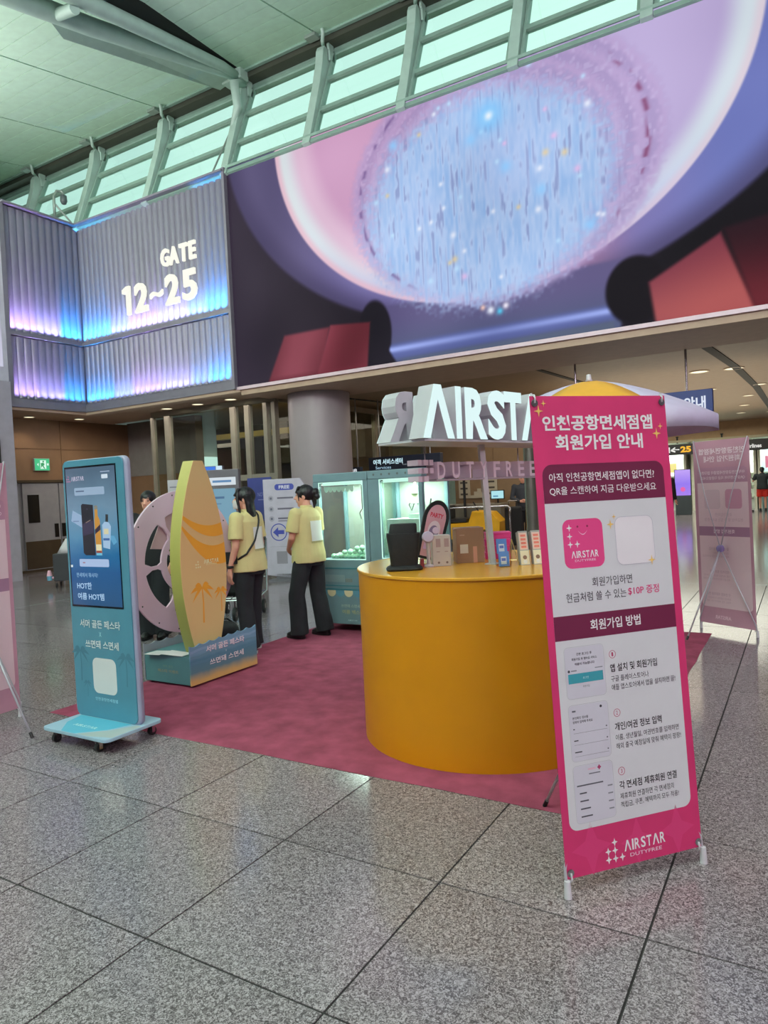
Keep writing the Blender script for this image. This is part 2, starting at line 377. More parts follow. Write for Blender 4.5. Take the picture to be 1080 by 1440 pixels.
# ---- clerestory: outward-leaning window wall
WY0, WZ0, WY1, WZ1 = 10.46, 7.78, 11.34, 9.86
dv = Vector((0, WY1 - WY0, WZ1 - WZ0)); Lw = dv.length; dv.normalize(); nv = Vector((0, -dv.z, dv.y))   # nv points into the hall
def wp(x, s, t=0): return Vector((x, WY0, WZ0)) + dv * s + nv * t
def wbox(mb, x0, x1, s0, s1, t0, t1):
    vs = [wp(x, s, t) for t in (t0, t1) for (x, s) in ((x0, s0), (x1, s0), (x1, s1), (x0, s1))]
    mb.add(vs, [(0, 3, 2, 1), (4, 5, 6, 7), (0, 1, 5, 4), (1, 2, 6, 5), (2, 3, 7, 6), (3, 0, 4, 7)]); return mb
PANE = glass('clerestory_glass', (.93, 1.0, .97))
rows = [0.0, .62, 1.24, 1.86, Lw]
allx = [-20.9, -18.6] + MX
for wi in range(len(allx) - 1):
    xa, xb = allx[wi] + .09, allx[wi + 1] - .09
    win = MB(); wbox(win, xa, xb, -.04, .05, -.06, .06); wbox(win, xa, xb, Lw - .12, Lw - .02, -.06, .06); wbox(win, xa, xa + .05, 0, Lw - .05, -.05, .05); wbox(win, xb - .05, xb, 0, Lw - .05, -.05, .05)
    wo = structure(win.build('window_%d' % (wi + 1), FRM))
    for k in range(2):
        s = (k + 1) * (Lw - .06) / 3 + .0
        tb = MB(); wbox(tb, xa + .05, xb - .05, s - .045, s + .045, -.04, .05); tb.build('transom', FRM, wo)
    for k in range(3):
        a = k * (Lw - .06) / 3 + .05; b_ = (k + 1) * (Lw - .06) / 3 - .045
        if k == 2: b_ = Lw - .12
        gl = MB(); wbox(gl, xa + .05, xb - .05, a, b_, -.012, 0); gl.build('pane', PANE, wo)
# mullions: tapered steel fins with a curved head, each with a lug and a spring clamp on the roof edge
def mullion(x):
    t = thing('window_mullion', '', 'mullion', (x, WY0, WZ0))
    def L(s, tt, dx=0): p = wp(0, s, tt) - Vector((0, WY0, WZ0)); return Vector((dx, p.y, p.z))
    prof = [(-.05, .06), (.6, .10), (1.2, .14), (1.7, .20), (1.95, .26), (2.06, .25)]
    fin = MB(); vs = []; 
    for dx in (-.085, .085):
        vs += [L(s, a + .03, dx) for s, a in prof] + [L(s, -.09 + (.12 if s > 1.8 else 0), dx) for s, a in prof[::-1]]
    k = len(prof) * 2
    fin.add(vs, [tuple(range(k)), tuple(range(2 * k - 1, k - 1, -1))] + [(i, (i + 1) % k, k + (i + 1) % k, k + i) for i in range(k)])
    fin.build('fin', WHM, t, bevel=.008)
    lug = MB(); lug.lathe([(.09, -.02), (.09, .02)], n=16, M=Matrix.Translation(L(2.12, .16, .12)) @ Matrix.Rotation(math.radians(90), 4, 'Y')); lug.box(.10, L(2.0, .1).y - .05, L(2.0, .1).z - .12, .14, L(2.0, .1).y + .09, L(2.0, .1).z + .06)
    lug.build('lug', WHM, t)
    return t
mref = None
clampd = {}
for k, x in enumerate(MX[:8]):
    posn = ['at the far left edge', 'above the inner corner of the ribbed wall', 'second right of the ribbed corner', 'beside the truss end', 'over the left part of the video wall', 'over the chandelier picture', 'over the middle of the video wall', 'at the top right of the view', '', '', ''][k]
    t = mullion(x) if mref is None else dup(mref, (x, WY0, WZ0)); mref = mref or t
    t['label'] = 'pale green steel window mullion leaning outward, ' + (posn or 'number unseen past the right edge'); t['group'] = 'clerestory mullions'
    if k > 7: t['label'] = 'pale green steel window mullion past the right edge of view'
EL = mat('eave_dark', (52, 56, 48), rough=.5)
# the eave: dark gutter slot, pale rails above and below
trim = structure(MB().box(-26, 11.02, cz(11) - .14, 14, 11.45, cz(11) + .10).build('trim_1', EL))
MB().box(-26, 10.93, cz(11) - .05, 14, 11.0, cz(11) + .05).build('eave_rail', FRM, trim)
MB().box(-26, 11.28, 9.72, 14, 11.42, 9.9).build('head_rail', FRM, trim)
CLM = mat('clamp_steel', (120, 135, 128), rough=.35, metal=.3)
def clamp(x, lab):
    t = thing('roof_clamp', lab, 'clamp', (x, 10.95, cz(11) - .03), group='clamps along the roof edge')
    MB().box(-.22, -.16, -.06, .02, .02, .06).build('clamp_plate', CLM, t, bevel=.01)
    MB().tube([(.05, -.1, .1), (.16, -.14, .06), (.18, -.12, -.06), (.12, -.06, -.16), (.06, .04, -.16)], .035, 8).build('spring_hook', WHM, t, smooth=True)
    return t
for k, x in enumerate(MX[:8]):
    if k == 3: continue
    clamp(x, 'grey clamp with curved hook on the roof edge, ' + ['above the leftmost mullion', 'above the ribbed wall corner', 'second left of the truss end', '', 'first right of the truss end', 'second right of the truss end', 'third right of the truss end', 'near the top right of view'][k])

# roof truss
tr = thing('roof_truss', 'large white tubular steel roof truss ending above the ribbed wall', 'truss', (0, 0, 0))
e_ = Vector((-9.47, 11.08, 9.88))
TA = [Vector((-9.66, 6.47, 8.93)), Vector((-9.62, 7.6, 9.14)), Vector((-9.42, 10.2, 9.66)), e_]
TB = [Vector((-9.07, 7.05, 9.03)), Vector((-9.14, 8.2, 9.26)), Vector((-9.32, 10.3, 9.72)), e_]
def ext(P, k=3.4): d = (P[0] - P[1]).normalized(); return [P[0] + d * k] + P
MB().tube(ext(TA), [.155, .155, .145, .10, .07], 16).build('chord', WHM, tr, smooth=True)
MB().tube(ext(TB), [.125, .125, .12, .095, .07], 16).build('chord', WHM, tr, smooth=True)
nd = Vector((-9.62, 7.0, 8.98))
MB().tube([nd, Vector((-9.10, 6.95, 8.86))], .085, 12).build('strut', WHM, tr, smooth=40)
MB().tube([nd, Vector((-9.75, 6.2, 9.25))], .08, 12).build('strut', WHM, tr, smooth=40)
MB().tube([Vector((-9.12, 7.2, 9.0)), Vector((-9.2, 6.1, 9.3))], .07, 12).build('strut', WHM, tr, smooth=40)
fin = MB(); vs = [(-10.05, 7.1, 9.24), (-9.60, 10.95, 9.84), (-9.98, 10.95, 9.78), (-10.28, 7.6, 9.18)]
fin.add(vs + [(a, b_, c + .05) for a, b_, c in vs], [(0, 1, 2, 3), (7, 6, 5, 4), (0, 4, 5, 1), (1, 5, 6, 2), (2, 6, 7, 3), (3, 7, 4, 0)]); fin.build('web_plate', WHM, tr)
MB().box(-9.80, 10.80, 9.76, -9.3, 11.05, 9.96).build('end_bracket', WHM, tr, bevel=.02)
MB().tube([(-9.42, 11.0, 9.75), (-9.40, 10.72, 9.62), (-9.42, 10.82, 9.2), (-9.55, 10.78, 8.85)], [.09, .09, .09, .05], 12).build('tie_rod', WHM, tr, smooth=True)
MB().tube([(-9.55, 10.78, 8.85), (-9.75, 10.35, 7.85)], .018, 8).build('tie_cable', CLM, tr)

# ---- ribbed light walls (left panel x=-14.09, right panel y=10.43)
RIB = mat('ribbed_metal', (142, 142, 158), rough=.32, metal=.1, var=.03, k=1.05)
EDG = mat('panel_edge_grey', (128, 126, 138), rough=.4, k=.85)
def ribbed(a0, a1, z0, z1, place, name='ribbed_sheet', parent=None, pitch=.165, amp=.045):
    mb = MB(); n = int((a1 - a0) / pitch * 8); vs = []
    for i in range(n + 1):
        a = a0 + (a1 - a0) * i / n; ph = ((a - a0) / pitch) % 1.0
        d = amp * math.sqrt(max(0, 1 - (2 * ph - 1) ** 2)) if True else 0
        for z in (z0, z1): vs.append(place(a, d, z))
    mb.add(vs, [(2 * i, 2 * i + 2, 2 * i + 3, 2 * i + 1) for i in range(n)])
    return mb.build(name, RIB, parent, smooth=60, fix=False)
wl = structure(MB().box(-14.35, 8.64, 3.62, -14.16, 10.62, 7.86).build('wall_ribbed_left', EDG))
wr = structure(MB().box(-14.16, 10.50, 3.62, -9.50, 10.62, 7.86).build('wall_ribbed_right', EDG))
for (z0, z1) in ((5.22, 7.80), (3.82, 5.10)):
    ribbed(8.70, 10.45, z0, z1, lambda a, d, z: (-14.14 + d, a, z), parent=wl)
    ribbed(-14.10, -9.52, z0, z1, lambda a, d, z: (a, 10.48 - d, z), parent=wr)
for (z0, z1) in ((3.62, 3.80), (5.12, 5.20), (7.80, 7.88)):
    MB().box(-14.16, 8.64, z0, -14.05, 10.42, z1).build('ledge', EDG, wl)
    MB().box(-14.06, 10.395, z0, -9.48, 10.5, z1).build('ledge', EDG, wr)
MB().box(-14.16, 8.64, 7.80, -13.95, 10.42, 7.84).build('led_shield', EDG, wl); MB().box(-14.0, 10.29, 7.80, -9.48, 10.5, 7.84).build('led_shield', EDG, wr)  # lips added to keep the cove LED beams off the ceiling
MB().box(-9.52, 10.34, 3.62, -9.46, 10.5, 7.88).build('corner_post', EDG, wr)
MB().box(-14.16, 8.60, 3.62, -14.04, 8.70, 7.88).build('corner_post', EDG, wl)
def led(loc, along, aim, length, power, c, spread=38):
    l = bpy.data.lights.new('cove_led', 'AREA'); l.shape = 'RECTANGLE'; l.size = length; l.size_y = .03; l.energy = power; l.color = c; l.spread = math.radians(spread)
    z = -Vector(aim).normalized(); x = Vector(along).normalized(); y = z.cross(x); mm = Matrix((x, y, z)).transposed().to_4x4(); mm.translation = Vector(loc)
    o = bpy.data.objects.new('cove_led', l); COL.objects.link(o); o.matrix_world = mm
LIL = (.60, .40, 1.0); BLU = (.05, .55, 1.6)
for z in (3.83, 5.23):
    P = 5.0 if z < 5 else 7.5
    for (y0, y1, c) in ((8.7, 9.3, LIL), (9.3, 9.9, (.45, .40, 1.0)), (9.9, 10.4, BLU)):
        led((-14.065, (y0 + y1) / 2, z), (0, 1, 0), (-.27, 0, 1), y1 - y0, P * (y1 - y0), c); led((-14.062, (y0 + y1) / 2, z), (0, 1, 0), (-.09, 0, 1), y1 - y0, 1.0 * P * (y1 - y0), c, 16)
    for (x0, x1, c) in ((-14.05, -13.1, BLU), (-13.1, -12.5, (.30, .42, 1.0)), (-12.5, -11.6, LIL), (-11.6, -10.7, (.5, .45, 1.0)), (-10.7, -10.2, (.2, .42, 1.0)), (-10.2, -9.52, BLU)):
        led(((x0 + x1) / 2, 10.41, z), (1, 0, 0), (0, .27, 1), x1 - x0, P * (x1 - x0), c); led(((x0 + x1) / 2, 10.407, z), (1, 0, 0), (0, .09, 1), x1 - x0, 1.0 * P * (x1 - x0), c, 16)
# gate lettering on the wall
gl = thing('gate_sign', 'white illuminated raised lettering GATE 12~25 on the ribbed wall', 'sign', (-11.3, 10.40, 5.5))
LIT = mat('warm_white_letter', (255, 248, 232), emit=1.0)
def raised(body, cx, z, w, h, depth, mt, parent, shear=0, bold=.03, name='letter'):
    V, F = text_geo(body, bold, 0, .1); W = np.ptp(V[:, 0]); H = np.ptp(V[:, 1])
    return MB().add([(cx + x * w / W, -zz / .1 * depth / 2, z + y * h / H) for x, y, zz in V], F).build(name, mt, parent)
ytop = 0
for ch, x, w_ in (('G', -11.24, .24), ('A', -10.98, .26), ('T', -10.70, .23), ('E', -10.45, .18)): raised(ch, x + 11.3, 6.53 - 5.5, w_, .36, .05, LIT, gl)
MB().prism([(-.15, .17), (-.15, .25), (-.02, .31), (.09, .31), (.09, -.31), (-.03, -.31), (-.03, .19), (-.10, .15)], (-12.45 + 11.3, -.025, .36), (1, 0, 0), (0, 0, 1), .05).build('letter', LIT, gl)
for ch, x, w_ in ( ('2', -12.02, .40), ('~', -11.55, .38), ('2', -11.08, .40), ('5', -10.58, .40)):
    raised(ch, x + 11.3, (5.86 if ch != '~' else 5.84) - 5.5, w_, .62 if ch != '~' else .15, .05, LIT, gl, bold=.012 if ch == '1' else .03)

# security camera on the ribbed wall
sc_ = thing('security_camera', 'grey security camera on a hooked pole above the ribbed wall', 'camera', (-14.2, 10.0, 7.86))
MB().tube([(0, 0, 0), (0, 0, .55), (.03, .06, .68), (.1, .14, .68), (.12, .16, .6)], .03, 8).build('pole', CLM, sc_, smooth=True)
MB().tube([(0, 0, .4), (.15, .3, .02)], .02, 6).build('brace', CLM, sc_)
MB().lathe([(.02, 0), (.07, -.02), (.075, -.14), (.05, -.2), (.0, -.22)], (.12, .16, .6), 14).build('camera_dome', mat('cam_grey', (70, 80, 82), .4), sc_, smooth=True)

# ---- LED video wall
SX0, SX1, SZ0, SZ1 = -9.46, 3.0, 3.66, 7.87
def screen_mesh():
    nx, nz_ = 620, 210
    xs = np.linspace(SX0, SX1, nx + 1); zs = np.linspace(SZ0, SZ1, nz_ + 1); Xg, Zg = np.meshgrid(xs, zs)
    def C(r, g, b): return np.array([r, g, b], float)
    rgb = np.zeros(Xg.shape + (3,))
    nse = np.array([noise.noise(Vector((x * .8, z * .8, 3))) for x, z in zip(Xg[::6, ::6].ravel(), Zg[::6, ::6].ravel())]).reshape(Xg[::6, ::6].shape)
    nse = np.kron(nse, np.ones((6, 6)))[:Xg.shape[0], :Xg.shape[1]]
    k = 5
    for ax in (0, 1):
        nse = sum(np.roll(nse, s, ax) for s in range(-k, k + 1)) / (2 * k + 1)
    def mixc(a, b, t): t = np.clip(t, 0, 1)[..., None]; return a * (1 - t) + b * t
    def sm(a, b, x): t = np.clip((x - a) / (b - a), 0, 1); return t * t * (3 - 2 * t)
    rgb[:] = C(38, 30, 42); rgb = mixc(rgb, C(62, 52, 70), sm(-7.5, -9.5, Xg) * .6)
    rgb = mixc(rgb, C(15, 10, 18), sm(-3, -1, Xg))
    eo = np.sqrt(((Xg + 4.08) / 5.40) ** 2 + ((Zg - 8.49) / 4.33) ** 2)
    ei = np.sqrt(((Xg + 4.25) / 4.02) ** 2 + ((Zg - 7.92) / 3.48) ** 2)
    ringc = mixc(C(92, 84, 122)[None, None] + 0 * rgb, C(128, 120, 178), sm(-8.5, -6.0, Xg)); ringc = mixc(ringc, C(150, 118, 160), sm(-4.6, -3.6, Xg) * (1 - sm(-2.6, -1.8, Xg))); ringc = mixc(ringc, C(112, 122, 190), sm(-2.2, -.6, Xg))
    ringc = mixc(ringc, C(66, 58, 92), sm(.90, 1.0, eo) * .7)
    rgb = mixc(rgb, ringc, 1 - sm(.99, 1.012, eo))
    def poly(P, c, soft=.03, a=1.0):
        nonlocal rgb
        d = np.full(Xg.shape, 1e9); n = len(P)
        for i in range(n):
            (x0, z0), (x1, z1) = P[i], P[(i + 1) % n]; L = math.hypot(x1 - x0, z1 - z0)
            d = np.minimum(d, ((x1 - x0) * (Zg - z0) - (z1 - z0) * (Xg - x0)) / L)
        rgb = mixc(rgb, np.broadcast_to(np.asarray(c, float), rgb.shape) if np.ndim(c) == 1 else c, sm(-soft, soft, d) * a)
    g = lambda lo, hi, t: mixc(np.broadcast_to(np.array(lo, float), rgb.shape), np.broadcast_to(np.array(hi, float), rgb.shape), t)
    # stage below the ring
    poly([(-5.9, 3.6), (-2.2, 3.6), (-2.05, 4.62), (-6.1, 4.62)], g((84, 92, 128), (96, 88, 132), sm(3.7, 4.5, Zg)), .04)
    poly([(-6.15, 3.72), (-2.1, 3.79), (-2.1, 4.0), (-6.1, 3.97)], g((90, 100, 160), (165, 182, 250), np.exp(-((Zg - 3.88 - (Xg + 6) * .01) / .05) ** 2) * (.45 + .55 * np.abs(Xg + 4.1) / 2)), .05)
    poly([(-5.8, 3.6), (-2.25, 3.6), (-2.3, 3.76), (-5.75, 3.70)], (88, 98, 124), .03)
    rgb = mixc(rgb, C(30, 24, 36), (1 - sm(.30, .36, np.hypot((Xg + 6.28), (Zg - 4.22) * .6))) ); 
    poly([(-6.45, 3.6), (-5.85, 3.6), (-6.05, 3.95), (-6.5, 4.4)], (30, 24, 36), .03)
    rgb = mixc(rgb, C(16, 10, 18), (1 - sm(.30, .36, np.hypot((Xg + 1.98) * .8, (Zg - 4.15) * .7))))
    # red drapes
    red = g((104, 40, 52), (156, 72, 88), sm(3.6, 4.5, Zg) * .35 + .4 + nse * .9)
    poly([(-8.72, 3.6), (-7.5, 3.6), (-7.22, 4.47), (-8.25, 4.47)], red * .86, .04)
    poly([(-7.56, 3.6), (-6.47, 3.6), (-6.37, 4.42), (-7.2, 4.5)], red * 1.0, .03)
    redr = g((176, 88, 88), (112, 46, 66), sm(3.7, 4.7, Zg) + nse * .9)
    poly([(-1.72, 3.6), (-.48, 3.6), (-.88, 4.70), (-1.80, 4.22)], redr, .04)
    poly([(-.5, 3.6), (3, 3.6), (3, 5.2), (-.85, 4.75)], g((104, 34, 44), (40, 14, 26), sm(3.7, 4.9, Zg)), .05)
    # bright dome
    left = C(208, 160, 196); right = C(188, 172, 216)
    dome = mixc(np.broadcast_to(left, rgb.shape), np.broadcast_to(right, rgb.shape), sm(-6.5, -3.0, Xg))
    dome = mixc(dome, C(224, 190, 214), sm(.75, .86, ei) * (1 - sm(-6, -3, Xg)))
    dome = mixc(dome, C(222, 240, 240), sm(.86, .95, ei) * .8 * (np.clip(np.abs(Xg + 4.2) / 3.2, 0, 1) ** 1.3))
    dome = mixc(dome, C(176, 196, 246), sm(.90, .98, ei) * (1 - np.clip(np.abs(Xg + 4.2) / 3.6, 0, 1)) * .9 + 0)
    dome = mixc(dome, C(235, 188, 205), sm(.955, .99, ei) * (.8 - .4 * sm(-4, -2, Xg)))
    rgb = mixc(rgb, dome, 1 - sm(.992, 1.004, ei))
    # chandelier
    ch = np.hypot((Xg + 4.05) / 2.58, (Zg - 6.35) / 2.02)
    inner = np.hypot((Xg + 4.25) / 2.2, (Zg - 6.0) / 1.72)
    rs = np.random.RandomState(3)
    def vn(sx, sz, seed):  # stretched value noise
        r = np.random.RandomState(seed); gx = int((SX1 - SX0) / sx) + 3; gz = int((SZ1 - SZ0) / sz) + 3; G = r.rand(gz, gx)
        fx = (Xg - SX0) / sx; fz = (Zg - SZ0) / sz; ix = fx.astype(int); iz = fz.astype(int); tx = fx - ix; tz = fz - iz; tx = tx * tx * (3 - 2 * tx); tz = tz * tz * (3 - 2 * tz)
        return (G[iz, ix] * (1 - tx) + G[iz, ix + 1] * tx) * (1 - tz) + (G[iz + 1, ix] * (1 - tx) + G[iz + 1, ix + 1] * tx) * tz
    streak = vn(.04, .55, 1) * .6 + vn(.03, .14, 2) * .4
    fine = vn(.05, .05, 5)
    cb = mixc(np.broadcast_to(C(150, 188, 236), rgb.shape), np.broadcast_to(C(196, 216, 248), rgb.shape), streak * 1.3 - .2)
    cb = mixc(cb, C(112, 128, 182), sm(.64, .84, streak) * .6); cb = mixc(cb, C(176, 196, 240), sm(.6, .9, vn(.7, .6, 8)) * .3)
    rim = mixc(np.broadcast_to(C(184, 160, 206), rgb.shape), np.broadcast_to(C(160, 142, 190), rgb.shape), (np.sin(ch * 55 + fine * 3) * .5 + .5) * .8)
    rim = mixc(rim, C(202, 190, 228), sm(.6, .9, fine) * .45)
    rgb = mixc(rgb, rim, (1 - sm(.96, 1.03, ch + .03 * (fine - .5))) * .75)
    rgb = mixc(rgb, cb, (1 - sm(.80, 1.08, inner + .12 * (fine - .5))) * .95)
    # rose rim marks
    rgb = mixc(rgb, C(126, 62, 104), np.exp(-((ch - .90) / .015) ** 2) * sm(.45, .7, vn(.13, .13, 11)) * sm(-2.6, -1.9, Xg) * .8)
    rgb = mixc(rgb, C(112, 86, 140), np.exp(-((ch - .93) / .013) ** 2) * sm(.5, .7, vn(.1, .13, 12)) * (1 - sm(-6.0, -5.2, Xg)) * .7)
    for _ in range(46):
        a = rs.rand() * 6.28; r_ = rs.rand() ** .6 * .93; x = -4.05 + 2.5 * r_ * math.cos(a); z = 6.2 + 1.8 * r_ * math.sin(a); s = rs.choice([.035, .05, .09], p=[.55, .33, .12])
        c = [C(190, 225, 255), C(235, 240, 255), C(228, 190, 235), C(225, 205, 165)][rs.randint(4)]
        if s > .08: c = C(150, 205, 255)
        rgb = mixc(rgb, c, np.exp(-(((Xg - x) ** 2 + (Zg - z) ** 2) / s ** 2)) * .9)
    for x, z, s, c in ((-4.05, 7.2, .24, C(128, 200, 255)), (-4.05, 7.2, .07, C(235, 245, 255)), (-4.15, 4.24, .06, C(235, 240, 255)), (-4.0, 4.20, .05, C(90, 200, 240)), (-3.9, 4.27, .05, C(240, 235, 250)), (-4.28, 4.3, .04, C(240, 200, 190))):
        rgb = mixc(rgb, c, np.exp(-(((Xg - x) ** 2 + (Zg - z) ** 2) / s ** 2)))
    rgb = np.clip(rgb + nse[..., None] * 14, 0, 255) / 255
    L = np.where(rgb <= .04045, rgb / 12.92, ((rgb + .055) / 1.055) ** 2.4)
    V = np.stack([Xg.ravel(), np.full(Xg.size, 0.0), Zg.ravel()], 1)
    ii = np.arange(nz_)[:, None] * (nx + 1) + np.arange(nx)[None]; F = np.stack([ii, ii + 1, ii + nx + 2, ii + nx + 1], -1).reshape(-1, 4)
    me = bpy.data.meshes.new('video_picture'); me.vertices.add(len(V)); me.vertices.foreach_set('co', V.ravel())
    me.loops.add(F.size); me.loops.foreach_set('vertex_index', F.ravel()); me.polygons.add(len(F)); me.polygons.foreach_set('loop_start', np.arange(len(F)) * 4); me.update(calc_edges=True)
    at = me.color_attributes.new('picture', 'FLOAT_COLOR', 'POINT'); A = np.ones((len(V), 4)); A[:, :3] = L.reshape(-1, 3); at.data.foreach_set('color', A.ravel())
    return me
vw = thing('video_wall', 'huge glowing video wall showing a crystal chandelier in a round dome', 'screen', (0, 10.43, 0))
me = screen_mesh(); so = bpy.data.objects.new('video_picture', me); COL.objects.link(so); so.parent = vw
M = bpy.data.materials.new('video_picture'); M.use_nodes = True; nt = M.node_tree; b = nt.nodes['Principled BSDF']; at = nt.nodes.new('ShaderNodeAttribute'); at.attribute_name = 'picture'
nt.links.new(at.outputs['Color'], b.inputs['Emission Color']); b.inputs['Emission Strength'].default_value = .97; b.inputs['Base Color'].default_value = (.004, .004, .005, 1); b.inputs['Roughness'].default_value = .6; b.inputs['Specular IOR Level'].default_value = .08; me.materials.append(M)
MB().box(SX0, .005, SZ0, SX1, .2, SZ1).build('cabinet', GD, vw)
PK = mat('screen_trim', (196, 176, 184), rough=.3, k=.6)
MB().box(SX0 - .02, -.03, SZ0 - .06, SX1, .2, SZ0).build('bottom_trim', PK, vw)
MB().box(SX0, -.03, SZ1, SX1, .2, SZ1 + .05).build('top_trim', FRM, vw)
structure(MB().box(-26, 10.5, 7.60, 14, 10.75, 7.80).build('trim_2', FRM))

# ---- soffit and low concourse ceiling
SOF = mat('soffit_beige', (150, 130, 112), rough=.55, k=.5)
SOF2 = mat('concourse_ceiling', (120, 104, 84), rough=.5, k=.5)
st = structure(MB().box(-15.4, 8.64, 3.56, -14.1, 10.42, 3.62).box(-15.4, 10.42, 3.56, -9.4, 12.15, 3.62).build('soffit_left', SOF)); MB().box(-9.4, 10.45, 3.50, 6, 12.15, 3.60).build('soffit_panel', SOF, st)
structure(MB().box(-26, 12.15, 3.66, 14, 34, 3.74).build('ceiling_low', SOF2))
structure(MB().box(-26, 10.62, 3.74, 14, 10.9, 7.7).build('wall_upper', GD))
slot = MB()
def slotstrip(P, wd):
    vs = []
    for x, y in P: vs += [(x - wd / 2, y, 3.645), (x + wd / 2, y, 3.645), (x - wd / 2, y, 3.67), (x + wd / 2, y, 3.67)]
    k = len(P); fs = []
    for i in range(k - 1): a = 4 * i; fs += [(a, a + 4, a + 5, a + 1), (a, a + 2, a + 6, a + 4), (a + 1, a + 5, a + 7, a + 3)]
    slot.add(vs, fs)
slotstrip([(-1.42, 12.2), (-1.38, 13), (-1.3, 14), (-1.15, 16), (-1.0, 20), (-.95, 26), (-.95, 32)], .16)
slotstrip([(-4.25, 12.2), (-4.3, 13), (-4.2, 14.5), (-4.0, 17)], .10)
slotstrip([(-9.0, 12.2), (-9.0, 13), (-8.6, 16)], .10)
tag(slot.build('ceiling_slot', GD, fix=False), 'dark curved light slots cut across the beige concourse ceiling', 'slot')
LMP = mat('downlight_glow', (255, 240, 205), emit=1.4); RIM = mat('downlight_rim', (190, 178, 160), .4)
def downlight(x, y, z, r, lab, p=8):
    t = thing('downlight', lab, 'ceiling light', (x, y, z), group='round ceiling downlights')
    MB().lathe([(r * 1.0, 0), (r * 1.15, -.004), (r * 1.15, -.016), (r, -.018), (r * .98, -.004)], n=20).build('rim', RIM, t)
    MB().lathe([(r * .97, -.006), (r * .97, -.010)], n=20).build('lens', LMP, t)
    if p: 
        l = bpy.data.lights.new('downlight', 'SPOT'); l.energy = p; l.color = (1, .87, .68); l.spot_size = math.radians(125); l.spot_blend = .8; l.shadow_soft_size = r
        o = bpy.data.objects.new('downlight_lamp', l); COL.objects.link(o); o.location = (x, y, z - .05)
DL = [(-1.84, 16.0, 3.66, .17, 'lit downlight left of the dark ceiling slot above the right rear banner'), (-1.2, 16.1, 3.66, .17, 'lit downlight at the right edge, largest in the low ceiling'),
      (-15.0, 9.6, 3.56, .11, 'leftmost downlight under the ribbed wall above the timber wall'), (-14.75, 10.7, 3.56, .11, 'downlight under the corner of the ribbed walls'),
      (-12.1, 11.0, 3.56, .12, 'downlight under the ribbed wall, first above the glass front'), (-11.15, 11.0, 3.56, .12, 'downlight under the ribbed wall, second above the glass front'), (-10.2, 11.0, 3.56, .12, 'downlight under the ribbed wall, third, nearest the video wall'),
      (-7.25, 12.4, 3.66, .14, 'downlight right of the round column under the video wall')]
for d in DL: downlight(*d, p=14 if d[1] > 11 and d[0] > -8 else 22)
far_dl = [(-7.4, 15.2), (-6.7, 15.6), (-6.0, 18), (-5.2, 19), (-2.0, 19.5), (-.9, 19.5), (-2.4, 22), (-1.3, 22), (-2.7, 25), (-1.6, 25), (-3.0, 28), (-1.9, 28), (-.8, 25), (-.6, 22), (-1.0, 28.5), (-4.6, 22)]
far_lab = ['small downlight behind the name sign, nearer of two', 'small downlight behind the name sign, farther of two', 'small downlight behind the bright pink banner, left one', 'small downlight behind the bright pink banner, right one',
           'small downlight of the first row left of the dark slot', 'small downlight of the first row right of the dark slot', 'small downlight of the second row left of the dark slot', 'small downlight of the second row just left of the dark slot',
           'small downlight of the third row, leftmost', 'small downlight of the third row, beside the slot', 'small downlight of the fourth row, leftmost', 'small downlight of the fourth row, beside the slot',
           'small downlight right of the slot in the third row', 'small downlight right of the slot in the second row', 'farthest small downlight right of the slot, above the black signs', 'small downlight above the top of the parasol']
for k, (x, y) in enumerate(far_dl):
    downlight(x, y, 3.66, .13, far_lab[k], 0)

# ---- walls around the concourse
WOOD = mat('timber_wall', (104, 80, 58), rough=.5, var=.12, scale=2, k=.42)
GYW = mat('grey_wall', (112, 108, 104), rough=.6, k=.5); GYD = mat('white_door', (122, 120, 122), rough=.5, k=.5); STN = mat('dark_stone', (62, 52, 40), rough=.25, k=.5)
DKG = mat('dark_glass_black', (22, 22, 22), .2)
wt = structure(MB().box(-15.7, 6.0, 2.12, -15.4, 12.85, 3.57).build('wall_left', WOOD))
for z0, z1 in ((2.12, 2.86), (2.87, 3.57)):
    for y0, y1 in ((6.0, 8.2), (8.21, 10.6), (10.61, 12.85)): MB().box(-15.4, y0 + .004, z0 + .004, -15.385, y1 - .004, z1 - .004).build('panel', WOOD, wt)
MB().box(-15.7, 6.0, 0, -15.42, 12.85, 2.12).build('lower_wall', GYD, wt)
MB().box(-15.42, 9.0, 2.08, -15.34, 11.6, 2.14).build('door_head', STN, wt)
for n_, y0 in ((1, 9.55), (2, 10.48)):
    dr = structure(MB().box(-15.42, y0 + .01, .06, -15.37, y0 + .91, 2.06).build('door_%d' % n_, GYD))
    yy = y0 + (.12 if n_ == 1 else .50)
    MB().box(-15.375, yy, 1.15, -15.36, yy + .28, 1.80).build('vision_panel', DKG, dr)
    MB().box(-15.375, y0 + .02, .08, -15.362, y0 + .90, .72).build('kick_plate', STN, dr)
    hy = y0 + (.80 if n_ == 1 else .06)
    MB().box(-15.375, hy - .04, .78, -15.355, hy + .06, 1.10).build('push_plate', DKG, dr)
structure(MB().box(-15.7, 6, 0, -15.38, 12.85, .06).build('baseboard_left', STN))
ex = thing('exit_sign', 'small green lit running man exit sign on the timber wall', 'sign', (-15.34, 10.05, 2.5))
MB().box(-.03, -.2, -.15, .03, .2, .15).build('sign_box', GYW, ex, bevel=.01)
a = Art(ex, (.031, 0, 0), (0, 1, 0), (0, 0, 1), emit=1.0); a.rect(-.185, -.135, .185, .135, (60, 190, 130), 0); a.rect(-.05, -.10, .10, .10, (215, 250, 230), 1); a.circ(.03, .07, .022, (30, 150, 90), 2)
